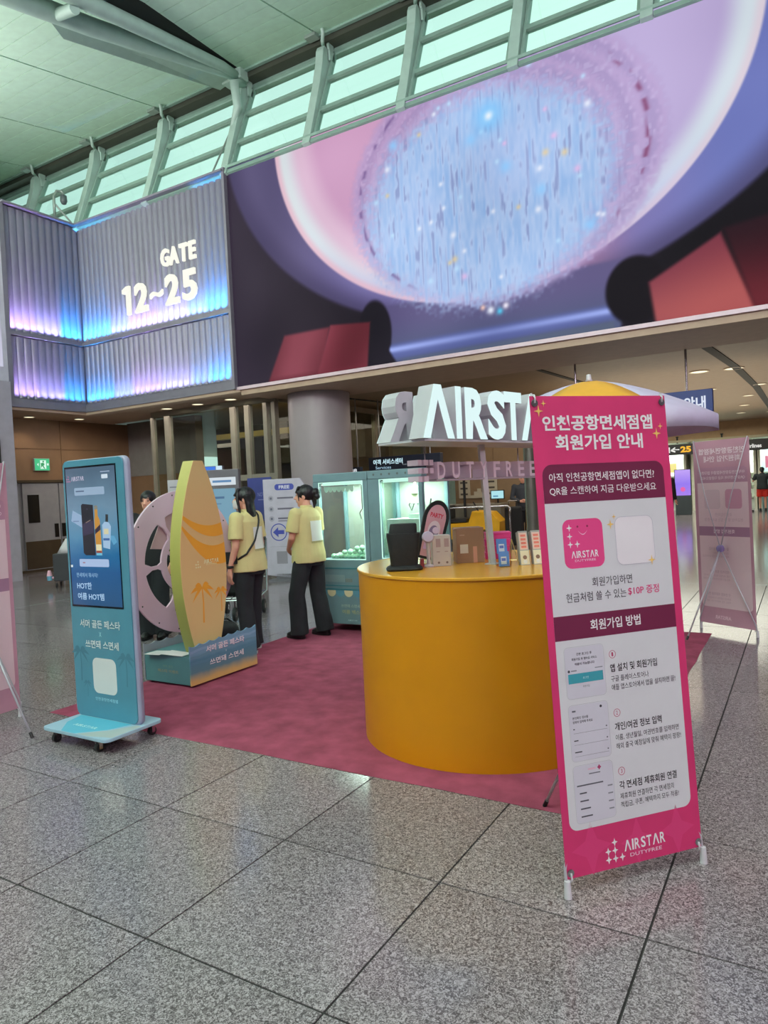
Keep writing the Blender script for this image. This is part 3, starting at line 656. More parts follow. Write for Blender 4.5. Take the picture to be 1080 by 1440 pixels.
a.poly([(.03, .045), (.06, .01), (.03, -.03), (.07, -.09), (.04, -.095), (.0, -.03), (-.04, -.09), (-.03, -.01), (-.04, .03)], (30, 150, 90), 2); a.poly([(.12, -.02), (.165, -.02), (.165, .03), (.12, .03)], (215, 250, 230), 1); a.poly([(-.13, 0), (-.09, .04), (-.09, -.04)], (215, 250, 230), 1); a.finish()
# grey pier next to the glass front
structure(MB().box(-15.4, 12.6, 2.2, -12.9, 12.85, 3.6).build('wall_pier', GYW))
structure(MB().box(-15.4, 12.62, 0, -12.9, 12.85, 2.2).build('wall_pier_low', WOOD))
# glass shop front at y=11.32
GLS = glass('shop_glass', (.82, .86, .82)); FRG = mat('front_frame', (128, 124, 112), rough=.3, metal=.4, k=.5)
sf = structure(MB().box(-12.95, 11.28, 3.44, -9.25, 11.36, 3.56).build('window_20', FRG))
MB().box(-12.95, 11.30, 0, -9.25, 11.35, .12).build('sill', FRG, sf)
for x, wd in ((-12.92, .05), (-12.42, .14), (-10.42, .13), (-10.02, .12), (-9.52, .10), (-9.30, .09)):
    MB().box(x - wd / 2, 11.25, .1, x + wd / 2, 11.38, 3.45).build('post', FRG, sf)
MB().box(-10.42, 11.26, 1.86, -9.3, 11.36, 1.98).build('transom', FRG, sf); MB().box(-10.9, 11.26, 2.60, -10.42, 11.34, 2.68).build('door_bracket', FRG, sf)
for a_, b_ in ((-12.88, -12.5), (-12.34, -10.5), (-10.35, -10.09), (-9.95, -9.58), (-9.46, -9.36)):
    MB().box(a_, 11.31, .12, b_, 11.325, 3.44).build('pane', GLS, sf)
HL = mat('lit_handle', (215, 235, 238), emit=.85)
MB().box(-10.62, 11.18, 1.76, -10.53, 11.22, 2.06).build('handle', mat('handle_white', (230, 235, 238), .3, k=.8), sf)
sg = structure(MB().box(-9.34, 11.4, 3.44, -9.26, 17.9, 3.56).build('window_21', FRG))
for y in (13.2, 15.2, 17.8): MB().box(-9.36, y - .05, 0, -9.24, y + .05, 3.45).build('post', FRG, sg)
for a_, b_ in ((11.42, 13.14), (13.26, 15.14), (15.26, 17.74)): MB().box(-9.307, a_, .1, -9.293, b_, 3.44).build('pane', GLS, sg)
# room behind the glass
BRW = mat('brown_wall', (88, 76, 58), rough=.6, var=.2, scale=1.2, k=.42); DKW = mat('dark_wall', (62, 60, 54), rough=.6, var=.2, k=.42)
structure(MB().box(-15.7, 16.2, 0, -9.5, 16.4, 3.66).build('wall_shop_back', BRW))
structure(MB().box(-13.0, 15.2, 2.4, -9.6, 16.2, 3.5).build('shop_bulkhead', DKW))
yb_ = structure(MB().box(-12.5, 12.9, 2.95, -9.7, 13.1, 3.08).build('trim_3', mat('ochre_beam', (150, 132, 72), .5, k=.42)))
gb = thing('gold_display', 'gold glowing display column behind the glass left of the round column', 'display', (-9.95, 13.6, 0)); 
MB().box(-.22, -.2, 0, .22, .2, 1.95).build('body', mat('gold', (176, 124, 62), .3, metal=.2, k=.4), gb, bevel=.02); MB().box(-.03, -.215, .8, .03, -.2, 1.9).build('light_strip', mat('gold_lit', (255, 225, 170), emit=1.0), gb)
area('shop_lamp', (-11, 13.6, 3.3), (0, 0, -1), 3, 2, 26, (1.0, .86, .6))
for x in (-12.0, -11.2): 
    t = thing('downlight', 'downlight seen through the shop glass' if x < -11.5 else 'second downlight seen through the shop glass', 'ceiling light', (x, 15.6, 2.4)); MB().lathe([(.11, 0), (.11, -.012), (.1, -.015)], n=16).build('rim', RIM, t); MB().lathe([(.1, -.004), (.1, -.01)], n=16).build('lens', LMP, t)
# back wall of the low concourse, left part, with a bright room opening
MED = mat('medium_brown_panel', (110, 92, 70), rough=.5, k=.42)
wb = structure(MB().box(-8.45, 18.0, 0, -5.0, 18.2, 3.66).build('wall_back', MED)); 
MB().box(-9.3, 18.0, 2.05, -8.45, 18.2, 3.66).build('lintel', MED, wb)
for k in range(3): MB().box(-8.4 + k * 1.14, 17.985, .1, -8.4 + k * 1.14 + 1.12, 18.0, 3.6).build('panel', MED, wb)
MB().box(-9.5, 20.5, 0, -8.0, 20.6, 2.6).build('room_wall', mat('bright_room', (226, 236, 214), .6, k=.8), wb)
area('room_lamp', (-8.9, 19.2, 2.5), (0, .5, -1), .8, 1.5, 75, (.96, 1.0, .88))
structure(MB().box(-26, 34.0, 0, 14, 34.3, 3.66).build('wall_far', mat('far_wall', (196, 206, 190), .5, k=.6)))
structure(MB().box(-26, 31.9, 3.0, 14, 32.1, 3.66).build('bulkhead_far', mat('bulkhead_brown', (140, 112, 80), .5, k=.5)))
structure(MB().box(6, 12.15, 0, 6.2, 34, 3.66).build('wall_right', GYW))
# enclosing hall behind and beside the photographer
HW = mat('hall_wall', (150, 140, 142), rough=.6, k=.6)
structure(MB().box(-26, -14.2, 0, 14, -14, 10.5).build('wall_rear', HW)); structure(MB().box(14, -14, 0, 14.2, 11.4, 11).build('wall_side', HW)); structure(MB().box(-26.2, -14, 0, -26, 12, 11).build('wall_far_left', HW))
structure(MB().box(-26, 8.62, 0, -15.7, 8.8, 9.9).build('wall_left_return', HW))
# steel clad pillar
sp = structure(MB().lathe([(.13, 0), (.13, 2.35), (.0, 2.36)], (-5.0, 14.4, 0), 24).build('pillar_steel', mat('brushed_steel', (104, 104, 98), .25, metal=.6, k=.45), smooth=40))
# round column
colm = thing('round_column', 'tall round pinkish white column under the video wall', 'column', (-8.35, 11.55, 0))
MB().lathe([(.62, 0), (.62, 3.50)], n=64).build('shaft', mat('column_panel', (168, 158, 162), rough=.4, k=.85, var=.02), colm, smooth=40)
MB().lathe([(.63, 3.50), (.63, 3.56)], n=64).build('collar', GD, colm)
MB().lathe([(.635, 0), (.635, .12)], n=64).build('base_ring', STN, colm)

# ---- panels at the far left edge
lp = thing('light_panel', 'tall white lit panel cut by the left edge of view beside the ribbed wall', 'panel', (-14.05, 8.0, 0))
MB().box(-.1, -1.3, 4.12, 0, .62, 7.72).build('frame', mat('panel_white_frame', (200, 200, 212), .4, k=.8), lp, bevel=.02); MB().box(0, -1.2, 4.42, .01, .50, 7.62).build('diffuser', mat('panel_lit', (206, 206, 226), emit=.9), lp)
pw = structure(MB().box(-14.6, 5.5, 0, -14.0, 8.6, 4.12).build('pier_left', mat('pier_white', (150, 146, 156), .5, k=.6))); MB().box(-14.0, 5.5, 3.35, -13.97, 8.2, 4.08).build('grey_band', GYW, pw)
pf = thing('wall_picture', 'dark framed reddish picture on the white pier at the left edge', 'picture', (-13.98, 8.0, 2.5)); MB().box(-.02, -.9, -.45, .02, .28, .42).build('frame', GD, pf); MB().box(.02, -.85, -.4, .024, .23, .37).build('picture', mat('reddish', (140, 96, 92), .6), pf)
# ================================================================== OBJECTS
WHT = mat('white_plastic', (196, 192, 198), rough=.35, k=.60); BLK = mat('black_plastic', (20, 20, 22), rough=.4); STEEL = mat('steel', (150, 150, 152), rough=.25, metal=.8, k=.6)
RUB = mat('rubber', (24, 24, 26), .6); CHR = mat('chrome', (190, 190, 195), rough=.15, metal=1, k=.7)
PINK = (182, 42, 94); DPK = (98, 26, 58); PWH = (190, 190, 194)
def caster(mb_list, parent, x, y, z0, r=.028):
    """swivel caster hanging from z0 down to the floor"""
    c = MB().lathe([(r, -.012), (r, .012)], n=14, M=Matrix.Translation((x, y, r)) @ Matrix.Rotation(math.radians(90), 4, 'Y')).build('caster', RUB, parent)
    MB().tube([(x, y, z0), (x, y, r * 1.6)], .006, 6).box(x - .018, y - .012, r * .7, x - .013, y + .012, r * 2.1).box(x + .013, y - .012, r * .7, x + .018, y + .012, r * 2.1).lathe([(.011, -.0135), (.011, .0135)], n=10, M=Matrix.Translation((x, y, r)) @ Matrix.Rotation(math.radians(90), 4, 'Y')).build('fork', CHR, c)

# ---- X banners -----------------------------------------------------
def guide_art(par, o, u, v, W, H, faded=False):
    """front print; drawn in a W x H frame with the origin at the lower left"""
    A = Art(par, o, u, v)
    if faded:   # the print showing through the cloth: mirrored and pale
        P_, D_, Wt, tx, gy = (176, 130, 148), (160, 116, 138), (202, 176, 184), (214, 188, 198), (178, 146, 160)
        mx = lambda x: W - x
        R = lambda x0, y0, x1, y1, r, c, L, cs=(1, 1, 1, 1): A.rrect(min(mx(x0), mx(x1)), y0, max(mx(x0), mx(x1)), y1, r, c, L, cs)
        def X(t, cx, cy, w_, h, c, L=2, b=.02): A.text(t, mx(cx), cy, w_, h, c, L, b, mirror=True)
    else:
        P_, D_, Wt, tx, gy = PINK, DPK, PWH, (236, 214, 226), (150, 148, 156)
        mx = lambda x: x
        R = lambda x0, y0, x1, y1, r, c, L, cs=(1, 1, 1, 1): A.rrect(x0, y0, x1, y1, r, c, L, cs)
        def X(t, cx, cy, w_, h, c, L=2, b=.02): A.text(t, cx, cy, w_, h, c, L, b)
    s = W / .6
    X('인천공항면세점앱', W * .481, H * .942, W * .81, .058 * s, tx, 1, .028); X('회원가입 안내', W * .479, H * .900, W * .645, .058 * s, tx, 1, .028)
    R(W * .048, H * .093, W * .943, H * .80, .035, Wt, 0, (1, 1, 0, 0))
    R(W * .048, H * .772, W * .943, H * .854, .04, D_, 1, (0, 0, 1, 1))
    tw = (226, 214, 226) if not faded else tx
    X('아직 인천공항면세점앱이 없다면?', W * .480, H * .826, W * .775, .033 * s, tw, 2, .008); X('QR을 스캔하여 지금 다운받으세요', W * .482, H * .797, W * .785, .033 * s, tw, 2, .006)
    R(W * .158, H * .632, W * .445, H * .736, .03, (196, 60, 116) if not faded else (180, 128, 150), 1)
    R(W * .535, H * .630, W * .825, H * .735, .03, (208, 204, 214) if not faded else (190, 164, 174), 1)
    if not faded:
        A.frame(W * .535, H * .630, W * .825, H * .735, .03, .0016, (160, 158, 170), 2)
        A.circ(W * .265, H * .720, .004, (120, 24, 60), 2); A.circ(W * .335, H * .720, .004, (120, 24, 60), 2)
        A.poly([(W * (.265 + .07 * i / 8), H * .712 - .018 * math.sin(math.pi * i / 8)) for i in range(9)] + [(W * (.335 - .07 * i / 8), H * .712 - .0145 * math.sin(math.pi * i / 8)) for i in range(9)], (240, 170, 190), 2)
        for (x, y) in ((.205, .718), (.205, .700), (.205, .683), (.255, .683)): A.star(W * x, H * y, .0125, (240, 225, 232), 2)
        A.logo(W * .305, H * .661, W * .195, .026, (240, 225, 232), 2); A.text('DUTYFREE', W * .305, H * .648, W * .15, .008, (226, 190, 205), 2)
        for (x, y, r) in ((.505, .720, .017), (.535, .736, .010), (.795, .636, .018), (.055, .968, .020), (.092, .984, .012), (.912, .915, .020), (.945, .931, .012)): A.star(W * x, H * y, r, (206, 170, 92), 3, .26)
    dk = (44, 40, 48) if not faded else gy
    X('회원가입하면', W * .487, H * .600, W * .295, .034 * s, dk, 2, 0)
    if faded: X('현금처럼 쓸 수 있는 $10P 증정', W * .488, H * .572, W * .68, .034 * s, dk, 2, 0)
    else:
        A.text('현금처럼 쓸 수 있는', W * .365, H * .571, W * .435, .034, dk, 2, 0); A.text('$10P 증정', W * .715, H * .573, W * .235, .034, (190, 50, 106), 2, .008)
    R(W * .048, H * .484, W * .943, H * .535, .001, D_ if not faded else (146, 106, 132), 1, (0, 0, 0, 0)); X('회원가입 방법', W * .487, H * .510, W * .37, .040 * s, tw, 2, .018)
    for k, (t1, t2, t3, w1, w2, w3) in enumerate((('앱 설치 및 회원가입', '구글 플레이스토어나', '애플 앱스토어에서 앱을 설치하면 끝!', .35, .28, .48), ('개인/여권 정보 입력', '이름, 생년월일, 여권번호를 입력하면', '해외 출국 예정일에 맞춰 혜택이 팡팡!', .35, .475, .487), ('각 면세점 제휴회원 연결', '제휴회원 연결하면 각 면세점의', '적립금, 쿠폰, 혜택까지 모두 적용!', .43, .40, .435))):
        y = H * (.443, .319, .196)[k]; x0 = W * .42
        if not faded:
            A.ring(x0 + .014, y, .0150, .0018, (170, 60, 96), 2); A.text(str(k + 1), x0 + .014, y, .007, .015, (170, 60, 96), 2)
        X(t1, x0 + W * w1 / 2, y - H * .029, W * w1, .030, (24, 20, 26) if not faded else gy, 2, .012)
        X(t2, x0 + W * w2 / 2, y - H * .052, W * w2, .022, dk, 2, 0); X(t3, x0 + W * w3 / 2, y - H * .070, W * w3, .022, dk, 2, 0)
        if not faded:
            fy = [H * .469, H * .349, H * .224][k]; fh = [.108, .117, .119][k] * H
            A.frame(W * .100, fy - fh, W * .382, fy, .016, .0013, (164, 164, 172), 1); A.rrect(W * .104, fy - fh + .002, W * .378, fy - .003, .014, (184, 182, 192), 1)
            if k == 0:
                for q, wq in enumerate((.11, .18, .14)): X(('간편 로그인 후', '회원가입 후 멤버십 서비스', '이용이 가능합니다')[q], W * .240, fy - .028 - q * .018, W * wq, .010, (70, 70, 78), 2)
                A.rect(W * .118, H * .393, W * .365, H * .413, (52, 132, 146), 2); A.text('로그인', W * .240, H * .403, .024, .008, (190, 220, 225), 3); A.text('회원가입', W * .240, H * .385, .028, .008, (90, 90, 98), 2)
                A.circ(W * .125, H * .419, .005, (60, 60, 66), 2); A.rect(W * .14, H * .418, W * .18, H * .4205, (120, 120, 128), 2); A.rect(W * .31, H * .4195, W * .365, H * .4215, (130, 130, 138), 2)
            elif k == 1:
                A.rect(W * .125, fy - .026, W * .15, fy - .020, (90, 90, 98), 2); A.circ(W * .33, fy - .018, .005, (60, 60, 66), 2); A.text('본인확인 정보를', W * .18, fy - .048, W * .11, .010, (60, 60, 66), 2, .01); A.text('정확히 입력해 주세요', W * .195, fy - .063, W * .14, .010, (60, 60, 66), 2, .01)
                for q in range(3):
                    A.rect(W * .125, fy - .104 - q * .042, W * .365, fy - .103 - q * .042, (120, 120, 128), 2); A.rect(W * .125, fy - .090 - q * .042, W * (.135 + .02 * q), fy - .086 - q * .042, (60, 60, 66), 2); A.circ(W * .36, fy - .093 - q * .042, .003, (110, 110, 118), 2)
            else:
                A.star(W * .285, fy - .018, .009, (150, 50, 90), 2, .6); A.rect(W * .205, fy - .022, W * .26, fy - .016, (200, 160, 176), 2); A.rect(W * .21, fy - .038, W * .29, fy - .034, (100, 100, 108), 2); A.rect(W * .12, fy - .076, W * .305, fy - .071, (80, 80, 88), 2)
                for q in range(4):
                    A.rect(W * .135, fy - .104 - q * .028, W * (.185 + .01 * q), fy - .099 - q * .028, (70, 70, 78), 2); A.rect(W * .335, fy - .094 - q * .028, W * .37, fy - .089 - q * .028, (120, 120, 128), 2)
    if not faded:
        for (x, y, r) in ((.19, .052, .085), (.52, .046, .075), (.82, .050, .080)): A.star(W * x, H * y, r, (186, 50, 102), 0, .42)
        A.logo(W * .572, H * .040, W * .305, .040, (240, 216, 228), 1, .02); A.text('DUTYFREE', W * .576, H * .019, W * .235, .013, (240, 200, 218), 1); A.sparkles(W * .352, H * .036, .0135, (240, 225, 234), 1)
    else:
        A.text('AIRSTAR', mx(W * .572), H * .040, W * .29, .036, (208, 176, 190), 1, .02, mirror=True)
    A.finish()

def x_banner(BL, BR, U, label, back_visible, leg_out=.55):
    """BL, BR: lower corners on the floor plane seen from the printed side, U: vector up the cloth"""
    BL = Vector((*BL, 0)); BR = Vector((*BR, 0)); u = (BR - BL).normalized(); U = Vector(U); L = U.length; Wd = (BR - BL).length
    c = (BL + BR) / 2; t = thing('x_banner', label, 'banner', c, group='free-standing banners'); lb = BL - c; 
    v = U.normalized(); v = (v - u * v.dot(u)).normalized(); n = u.cross(v)      # n points to the reader
    o = lb + Vector((0, 0, .065)); W = Wd; H = L - .0
    nxs, nys = 10, 24; vs = []; fs = []
    cloth = MB()
    for b_ in (0, .0012):
        for j in range(nys + 1):
            for i in range(nxs + 1):
                a = i / nxs; q = j / nys; vs.append(o + u * W * a + v * H * q - n * b_)
    K = (nxs + 1) * (nys + 1)
    for j in range(nys):
        for i in range(nxs): a = j * (nxs + 1) + i; fs += [(a, a + 1, a + nxs + 2, a + nxs + 1), (K + a, K + a + nxs + 1, K + a + nxs + 2, K + a + 1)]
    cl = cloth.add(vs, fs).build('cloth', mat('banner_back', (168, 122, 140), .7, k=.55) if back_visible else mat('banner_cloth', PINK, .55, k=.56), t, fix=False)
    if back_visible:
        guide_art(t, o + u * W - n * .0014, -u, v, W, H, True)
    else: guide_art(t, o, u, v, W, H, False)
    # stand: hub behind the cloth, two feet that carry the lower corners, two spring arms to the upper corners, one rear leg
    hub = o + u * W * .5 + v * H * .42 - n * .055
    HB = mat('hub_lilac', (128, 112, 164), .3, k=.6); SP = mat('stand_pole', (176, 172, 180), .3, metal=.2, k=.6)
    hm = Matrix.Translation(hub) @ n.to_track_quat('Z', 'Y').to_matrix().to_4x4()
    MB().lathe([(.02, -.02), (.034, -.016), (.034, .012), (.02, .018)], n=18, M=hm).build('hub', HB, t, smooth=40)
    for sgn, q in ((0, .0), (1, 1.0)):
        foot = lb + u * W * q + Vector((0, 0, .012)); foot = foot - u * (.0) + n * .005
        MB().tube([hub, foot + Vector((0, 0, .09)) - n * .012, foot], .006, 8).build('leg', SP, t, smooth=True)
        MB().tube([foot + Vector((0, 0, .052)), foot - Vector((0, 0, .011)) + n * .002], [.011, .014], 12).build('foot', WHT, t, smooth=40)
        top = o + u * W * (.02 + .96 * q) + v * (H + .012) - n * .006
        MB().tube([hub, hub.lerp(top, .5) - n * .03, top], .0045, 8).build('arm', SP, t, smooth=True)
        for vv in (.985, .012):   # corner eyelets with hooks
            p = o + u * W * (.03 + .94 * q) + v * H * vv
            em = Matrix.Translation(p + n * .001) @ n.to_track_quat('Z', 'Y').to_matrix().to_4x4()
            e_ = MB(); e_.lathe([(.006, 0), (.013, .0005), (.014, .003), (.007, .004)], n=16, M=em); e_.build('eyelet', CHR, t, smooth=40)
            MB().tube([p + n * .006, p + n * .009 + v * (.02 if vv > .5 else -.02) , p + v * (.03 if vv > .5 else -.035) - n * .004], .0035, 6).build('hook', WHT, t, smooth=True)
    rear = Vector((hub.x, hub.y, 0)) - Vector((n.x, n.y, 0)).normalized() * leg_out + Vector((0, 0, .008))
    MB().tube([hub, rear], .007, 8).build('leg', SP, t, smooth=True)
    MB().tube([rear, rear + (hub - rear).normalized() * .04], .010, 10).build('foot', BLK, t)
    return t
x_banner((-.778, 2.447), (-.382, 2.905), (-.093, .076, 1.759), 'bright pink sign-up banner in front of the yellow counter, printed side facing us', False)
x_banner((-.416, 7.179), (-.925, 7.495), (-.015, -.022, 1.763), 'pale banner seen from behind at the far right corner of the carpet', True, .5)
x_banner((-4.90, 2.93), (-4.86, 2.33), (.0, .03, 1.763), 'pale banner seen from behind at the left edge beside the teal kiosk', True, .48)

# ---- digital kiosk ---------------------------------------------------
TEAL = (68, 116, 136); k_ = thing('digital_kiosk', 'teal standing display kiosk on casters at the left front corner of the carpet', 'kiosk', (-3.92, 2.93, 0))
TM = mat('kiosk_teal', TEAL, .35, k=.52); TLT = mat('kiosk_side', (140, 140, 164), .35, k=.6); KB = mat('kiosk_base_top', (150, 178, 196), .35, k=.6)
kw = .315
def rbox_xz(mb, x0, x1, z0, z1, r, y0, y1): return mb.prism(rr_poly(x0, z0, x1, z1, r), (0, y0, 0), (1, 0, 0), (0, 0, 1), y1 - y0)
rbox_xz(MB(), -kw, kw, .10, 1.80, .045, -.005, .034).build('side_shell', TLT, k_, bevel=.012, smooth=35)
rbox_xz(MB(), -kw + .006, kw - .022, .105, 1.795, .045, -.012, -.004).build('front_panel', TM, k_, bevel=.003)
MB().prism(rr_poly(-.30, -.28, .335, .155, .04), (0, 0, .105), (1, 0, 0), (0, 1, 0), .022).build('base_plate', KB, k_, bevel=.004)
A = Art(k_, (0, 0, .105), (1, 0, 0), (0, 1, 0)); A.poly([(-.26, -.015), (.24, -.015), (.18, -.15), (.03, -.277), (-.10, -.277), (-.22, -.15)], (84, 160, 184), 0)
A.poly([(.285, -.014), (.33, -.014), (.33, -.235), (.16, -.278), (.05, -.278), (.20, -.15)], (158, 166, 166), 0); A.logo(-.02, -.16, .22, .03, (190, 226, 236), 1); A.finish()
for x, y in ((-.22, -.23), (.20, -.23), (-.22, .12), (.26, .12)): caster(None, k_, x, y, .083)
MB().box(-.24, -.24, .07, .28, .13, .083).build('under_frame', BLK, k_)
sx0, sx1, sz0, sz1 = -kw + .028, kw - .09, .835, 1.755
sc2 = MB().box(sx0, -.0145, sz0, sx1, -.012, sz1).build('display', mat('display_black', (18, 22, 30), .12), k_)
# screen picture: gradient by an emissive surface with a few flat pictures on it
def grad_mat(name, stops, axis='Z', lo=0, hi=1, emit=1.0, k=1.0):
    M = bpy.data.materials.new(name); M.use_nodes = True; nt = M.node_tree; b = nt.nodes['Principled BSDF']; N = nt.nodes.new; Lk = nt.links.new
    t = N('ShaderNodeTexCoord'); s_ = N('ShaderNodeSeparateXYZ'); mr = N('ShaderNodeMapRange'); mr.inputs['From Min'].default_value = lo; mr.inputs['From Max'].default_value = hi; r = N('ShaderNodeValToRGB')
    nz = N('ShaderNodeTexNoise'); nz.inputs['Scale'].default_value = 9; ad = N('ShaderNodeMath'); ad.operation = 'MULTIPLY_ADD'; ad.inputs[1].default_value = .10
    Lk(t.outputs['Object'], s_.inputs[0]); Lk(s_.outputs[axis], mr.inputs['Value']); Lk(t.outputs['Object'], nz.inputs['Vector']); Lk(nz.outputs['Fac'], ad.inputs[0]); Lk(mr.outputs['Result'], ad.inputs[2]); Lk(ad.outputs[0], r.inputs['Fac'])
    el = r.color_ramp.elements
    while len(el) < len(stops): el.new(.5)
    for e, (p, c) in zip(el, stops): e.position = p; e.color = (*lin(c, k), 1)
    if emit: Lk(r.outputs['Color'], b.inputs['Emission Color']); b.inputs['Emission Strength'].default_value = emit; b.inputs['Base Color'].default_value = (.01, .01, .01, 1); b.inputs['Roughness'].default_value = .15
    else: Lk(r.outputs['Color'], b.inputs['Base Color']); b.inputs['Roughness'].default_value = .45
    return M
MB().add([(sx0 + .012, -.0155, sz0 + .012), (sx1 - .008, -.0155, sz0 + .012), (sx1 - .008, -.0155, sz1 - .012), (sx0 + .012, -.0155, sz1 - .012)], [(0, 1, 2, 3)]).build('screen_picture', grad_mat('sea_gradient', [(0, (42, 84, 124)), (.30, (38, 92, 146)), (.42, (40, 108, 158)), (.55, (84, 142, 176)), (.75, (112, 146, 170)), (1.0, (84, 108, 130))], 'Z', .83, 1.76, .9), k_, fix=False)
A = Art(k_, (0, -.0160, 0), (1, 0, 0), (0, 0, 1), emit=.9); 
cxk = (sx0 + sx1) / 2; cw = sx1 - sx0
A.rrect(cxk - .16, 1.565, cxk + .14, 1.615, .008, (150, 176, 202), 0); A.rect(cxk - .145, 1.588, cxk - .06, 1.596, (80, 100, 130), 1)
A.logo(cxk - .12, 1.675, .13, .028, (196, 190, 214), 0); A.sparkles(cxk - .215, 1.675, .007, (200, 120, 160), 0); A.rrect(cxk + .12, 1.665, cxk + .18, 1.692, .005, (210, 226, 240), 0); A.rect(cxk + .11, 1.705, cxk + .20, 1.712, (150, 170, 196), 0)
A.poly([(cxk - .21, 1.40), (cxk - .19, 1.47), (cxk - .09, 1.43), (cxk - .09, 1.35)], (148, 176, 208), 0); A.rect(cxk - .19, 1.395, cxk - .13, 1.40, (96, 120, 160), 1)
A.poly([(cxk - .10, 1.19), (cxk - .08, 1.175), (cxk + .02, 1.175), (cxk + .02, 1.50), (cxk - .085, 1.51), (cxk - .10, 1.50)], (22, 20, 38), 1); A.poly([(cxk - .095, 1.30), (cxk + .015, 1.32), (cxk + .015, 1.40), (cxk - .095, 1.38)], (52, 44, 74), 2); A.poly([(cxk - .06, 1.383), (cxk - .01, 1.40), (cxk - .01, 1.406), (cxk - .06, 1.389)], (140, 120, 110), 3); A.circ(cxk - .04, 1.475, .006, (70, 60, 90), 2)
A.poly([(cxk + .028, 1.175), (cxk + .085, 1.175), (cxk + .08, 1.40), (cxk + .062, 1.43), (cxk + .062, 1.48), (cxk + .033, 1.48), (cxk + .033, 1.43), (cxk + .026, 1.40)], (196, 140, 56), 1); A.rect(cxk + .033, 1.47, cxk + .064, 1.495, (130, 130, 120), 2)
A.poly([(cxk + .026, 1.31), (cxk + .083, 1.34), (cxk + .083, 1.375), (cxk + .026, 1.34)], (48, 34, 52), 2); A.rect(cxk + .03, 1.205, cxk + .083, 1.245, (226, 220, 178), 2); A.rect(cxk + .03, 1.19, cxk + .083, 1.205, (150, 70, 60), 2); A.rect(cxk + .03, 1.175, cxk + .084, 1.19, (100, 190, 220), 2)
A.poly([(cxk + .10, 1.225), (cxk + .165, 1.215), (cxk + .185, 1.36), (cxk + .165, 1.385), (cxk + .125, 1.39), (cxk + .10, 1.37)], (160, 192, 222), 1); A.poly([(cxk + .135, 1.39), (cxk + .160, 1.388), (cxk + .165, 1.435), (cxk + .140, 1.437)], (30, 34, 40), 2); A.rect(cxk + .115, 1.31, cxk + .16, 1.345, (214, 208, 170), 2); A.rect(cxk + .105, 1.27, cxk + .165, 1.285, (60, 100, 160), 2)
A.poly([(cxk + .16, 1.30), (cxk + .21, 1.30), (cxk + .235, 1.26), (cxk + .20, 1.24)], (90, 160, 200), 0)
A.rrect(cxk - .15, 1.10, cxk + .145, 1.15, .01, (168, 192, 228), 0); A.rect(cxk - .115, 1.122, cxk - .09, 1.13, (160, 120, 140), 1)
A.text('면세에서 뭐사지?', cxk - .08, 1.045, .215, .030, (140, 180, 214), 0, .01); A.text('HOT한', cxk - .115, .975, .15, .045, (170, 204, 236), 0, .018); A.text('여름 HOT템', cxk - .055, .905, .265, .045, (170, 204, 236), 0, .018)
A.rect(sx0 + .014, 1.095, sx0 + .035, 1.11, (220, 235, 240), 1)
A.finish()
A = Art(k_, (0, -.0125, 0), (1, 0, 0), (0, 0, 1))
for dx, c, L in ((.004, (60, 110, 130), 0), (0, (206, 226, 236), 1)):
    A.text('서머 골든 페스타', -.02 + dx, .725 - dx, .40, .054, c, L, .018); A.text('쓰면돼 스면세', -.01 + dx, .592 - dx, .33, .054, c, L, .018)
A.text('X', -.02, .66, .022, .03, (170, 206, 220), 1)
for x, z, h in ((-.235, .34, .28), (.215, .34, .26), (-.18, .24, .13)): A.palm(x, z, h, (60, 104, 122) if x > -.2 else (56, 100, 118), 0)
A.rrect(-.115 + .006, .272 - .006, .118 + .006, .505 - .006, .045, (64, 120, 140), 1); A.rrect(-.115, .272, .118, .505, .045, (206, 222, 230), 2)
A.text('인천공항면세점앱', .005, .235, .22, .022, (150, 196, 214), 1, .01); A.finish()

# ---- counter ---------------------------------------------------------
YEL = mat('counter_yellow', (196, 124, 0), rough=.42, var=.03, k=.66)
cc = Vector((-1.735, 4.02, 0)); ct = thing('round_counter', 'big round glossy yellow counter in the middle of the booth', 'counter', cc)
MB().lathe([(.76, .012), (.76, 1.015), (.757, 1.018)], n=96).build('drum', YEL, ct, smooth=40)
MB().lathe([(.765, 1.016), (.768, 1.019), (.768, 1.030), (.764, 1.034), (.0, 1.034)], n=96).build('top', mat('counter_top', (214, 150, 44), rough=.22, var=.03, k=.70), ct, smooth=30)
ZT = 1.034
# name sign on its post
SGN = mat('sign_grey_white', (178, 174, 182), rough=.4, k=.6); FACE = mat('letter_face', (220, 252, 255), emit=1.0)
pl = thing('sign_post', 'square white post standing on the yellow counter carrying the name sign', 'post', (-1.612, 3.905, ZT))
Bt = Vector((-.065, .055, .715))
MB().tube([(0, 0, 0), Bt], .0245, 4).build('post', SGN, pl, bevel=.002); MB().box(-.035, -.035, 0, .035, .035, .006).build('post_foot', SGN, pl)
az = math.radians(15); D = Vector((math.sin(az), math.cos(az), 0)); Nn = Vector((math.cos(az), -math.sin(az), 0))
sg_ = thing('name_sign', 'big white channel letter sign lit on its front above the yellow counter', 'sign', (-1.69, 3.97, 1.765), rz=0)
def sgp(s_, n_, z): return D * s_ + Nn * n_ + Vector((0, 0, z))
def obox(mb, s0, s1, n0, n1, z0, z1):
    vs = [sgp(s, n, z) for z in (z0, z1) for (s, n) in ((s0, n0), (s1, n0), (s1, n1), (s0, n1))]
    return mb.add(vs, [(0, 3, 2, 1), (4, 5, 6, 7), (0, 1, 5, 4), (1, 2, 6, 5), (2, 3, 7, 6), (3, 0, 4, 7)])
obox(MB(), -.68, .84, -.175, .175, -.014, -.002).build('base_tray', SGN, sg_)
obox(MB(), -.40, .84, -.085, -.075, .0, .26).build('back_plate', SGN, sg_)
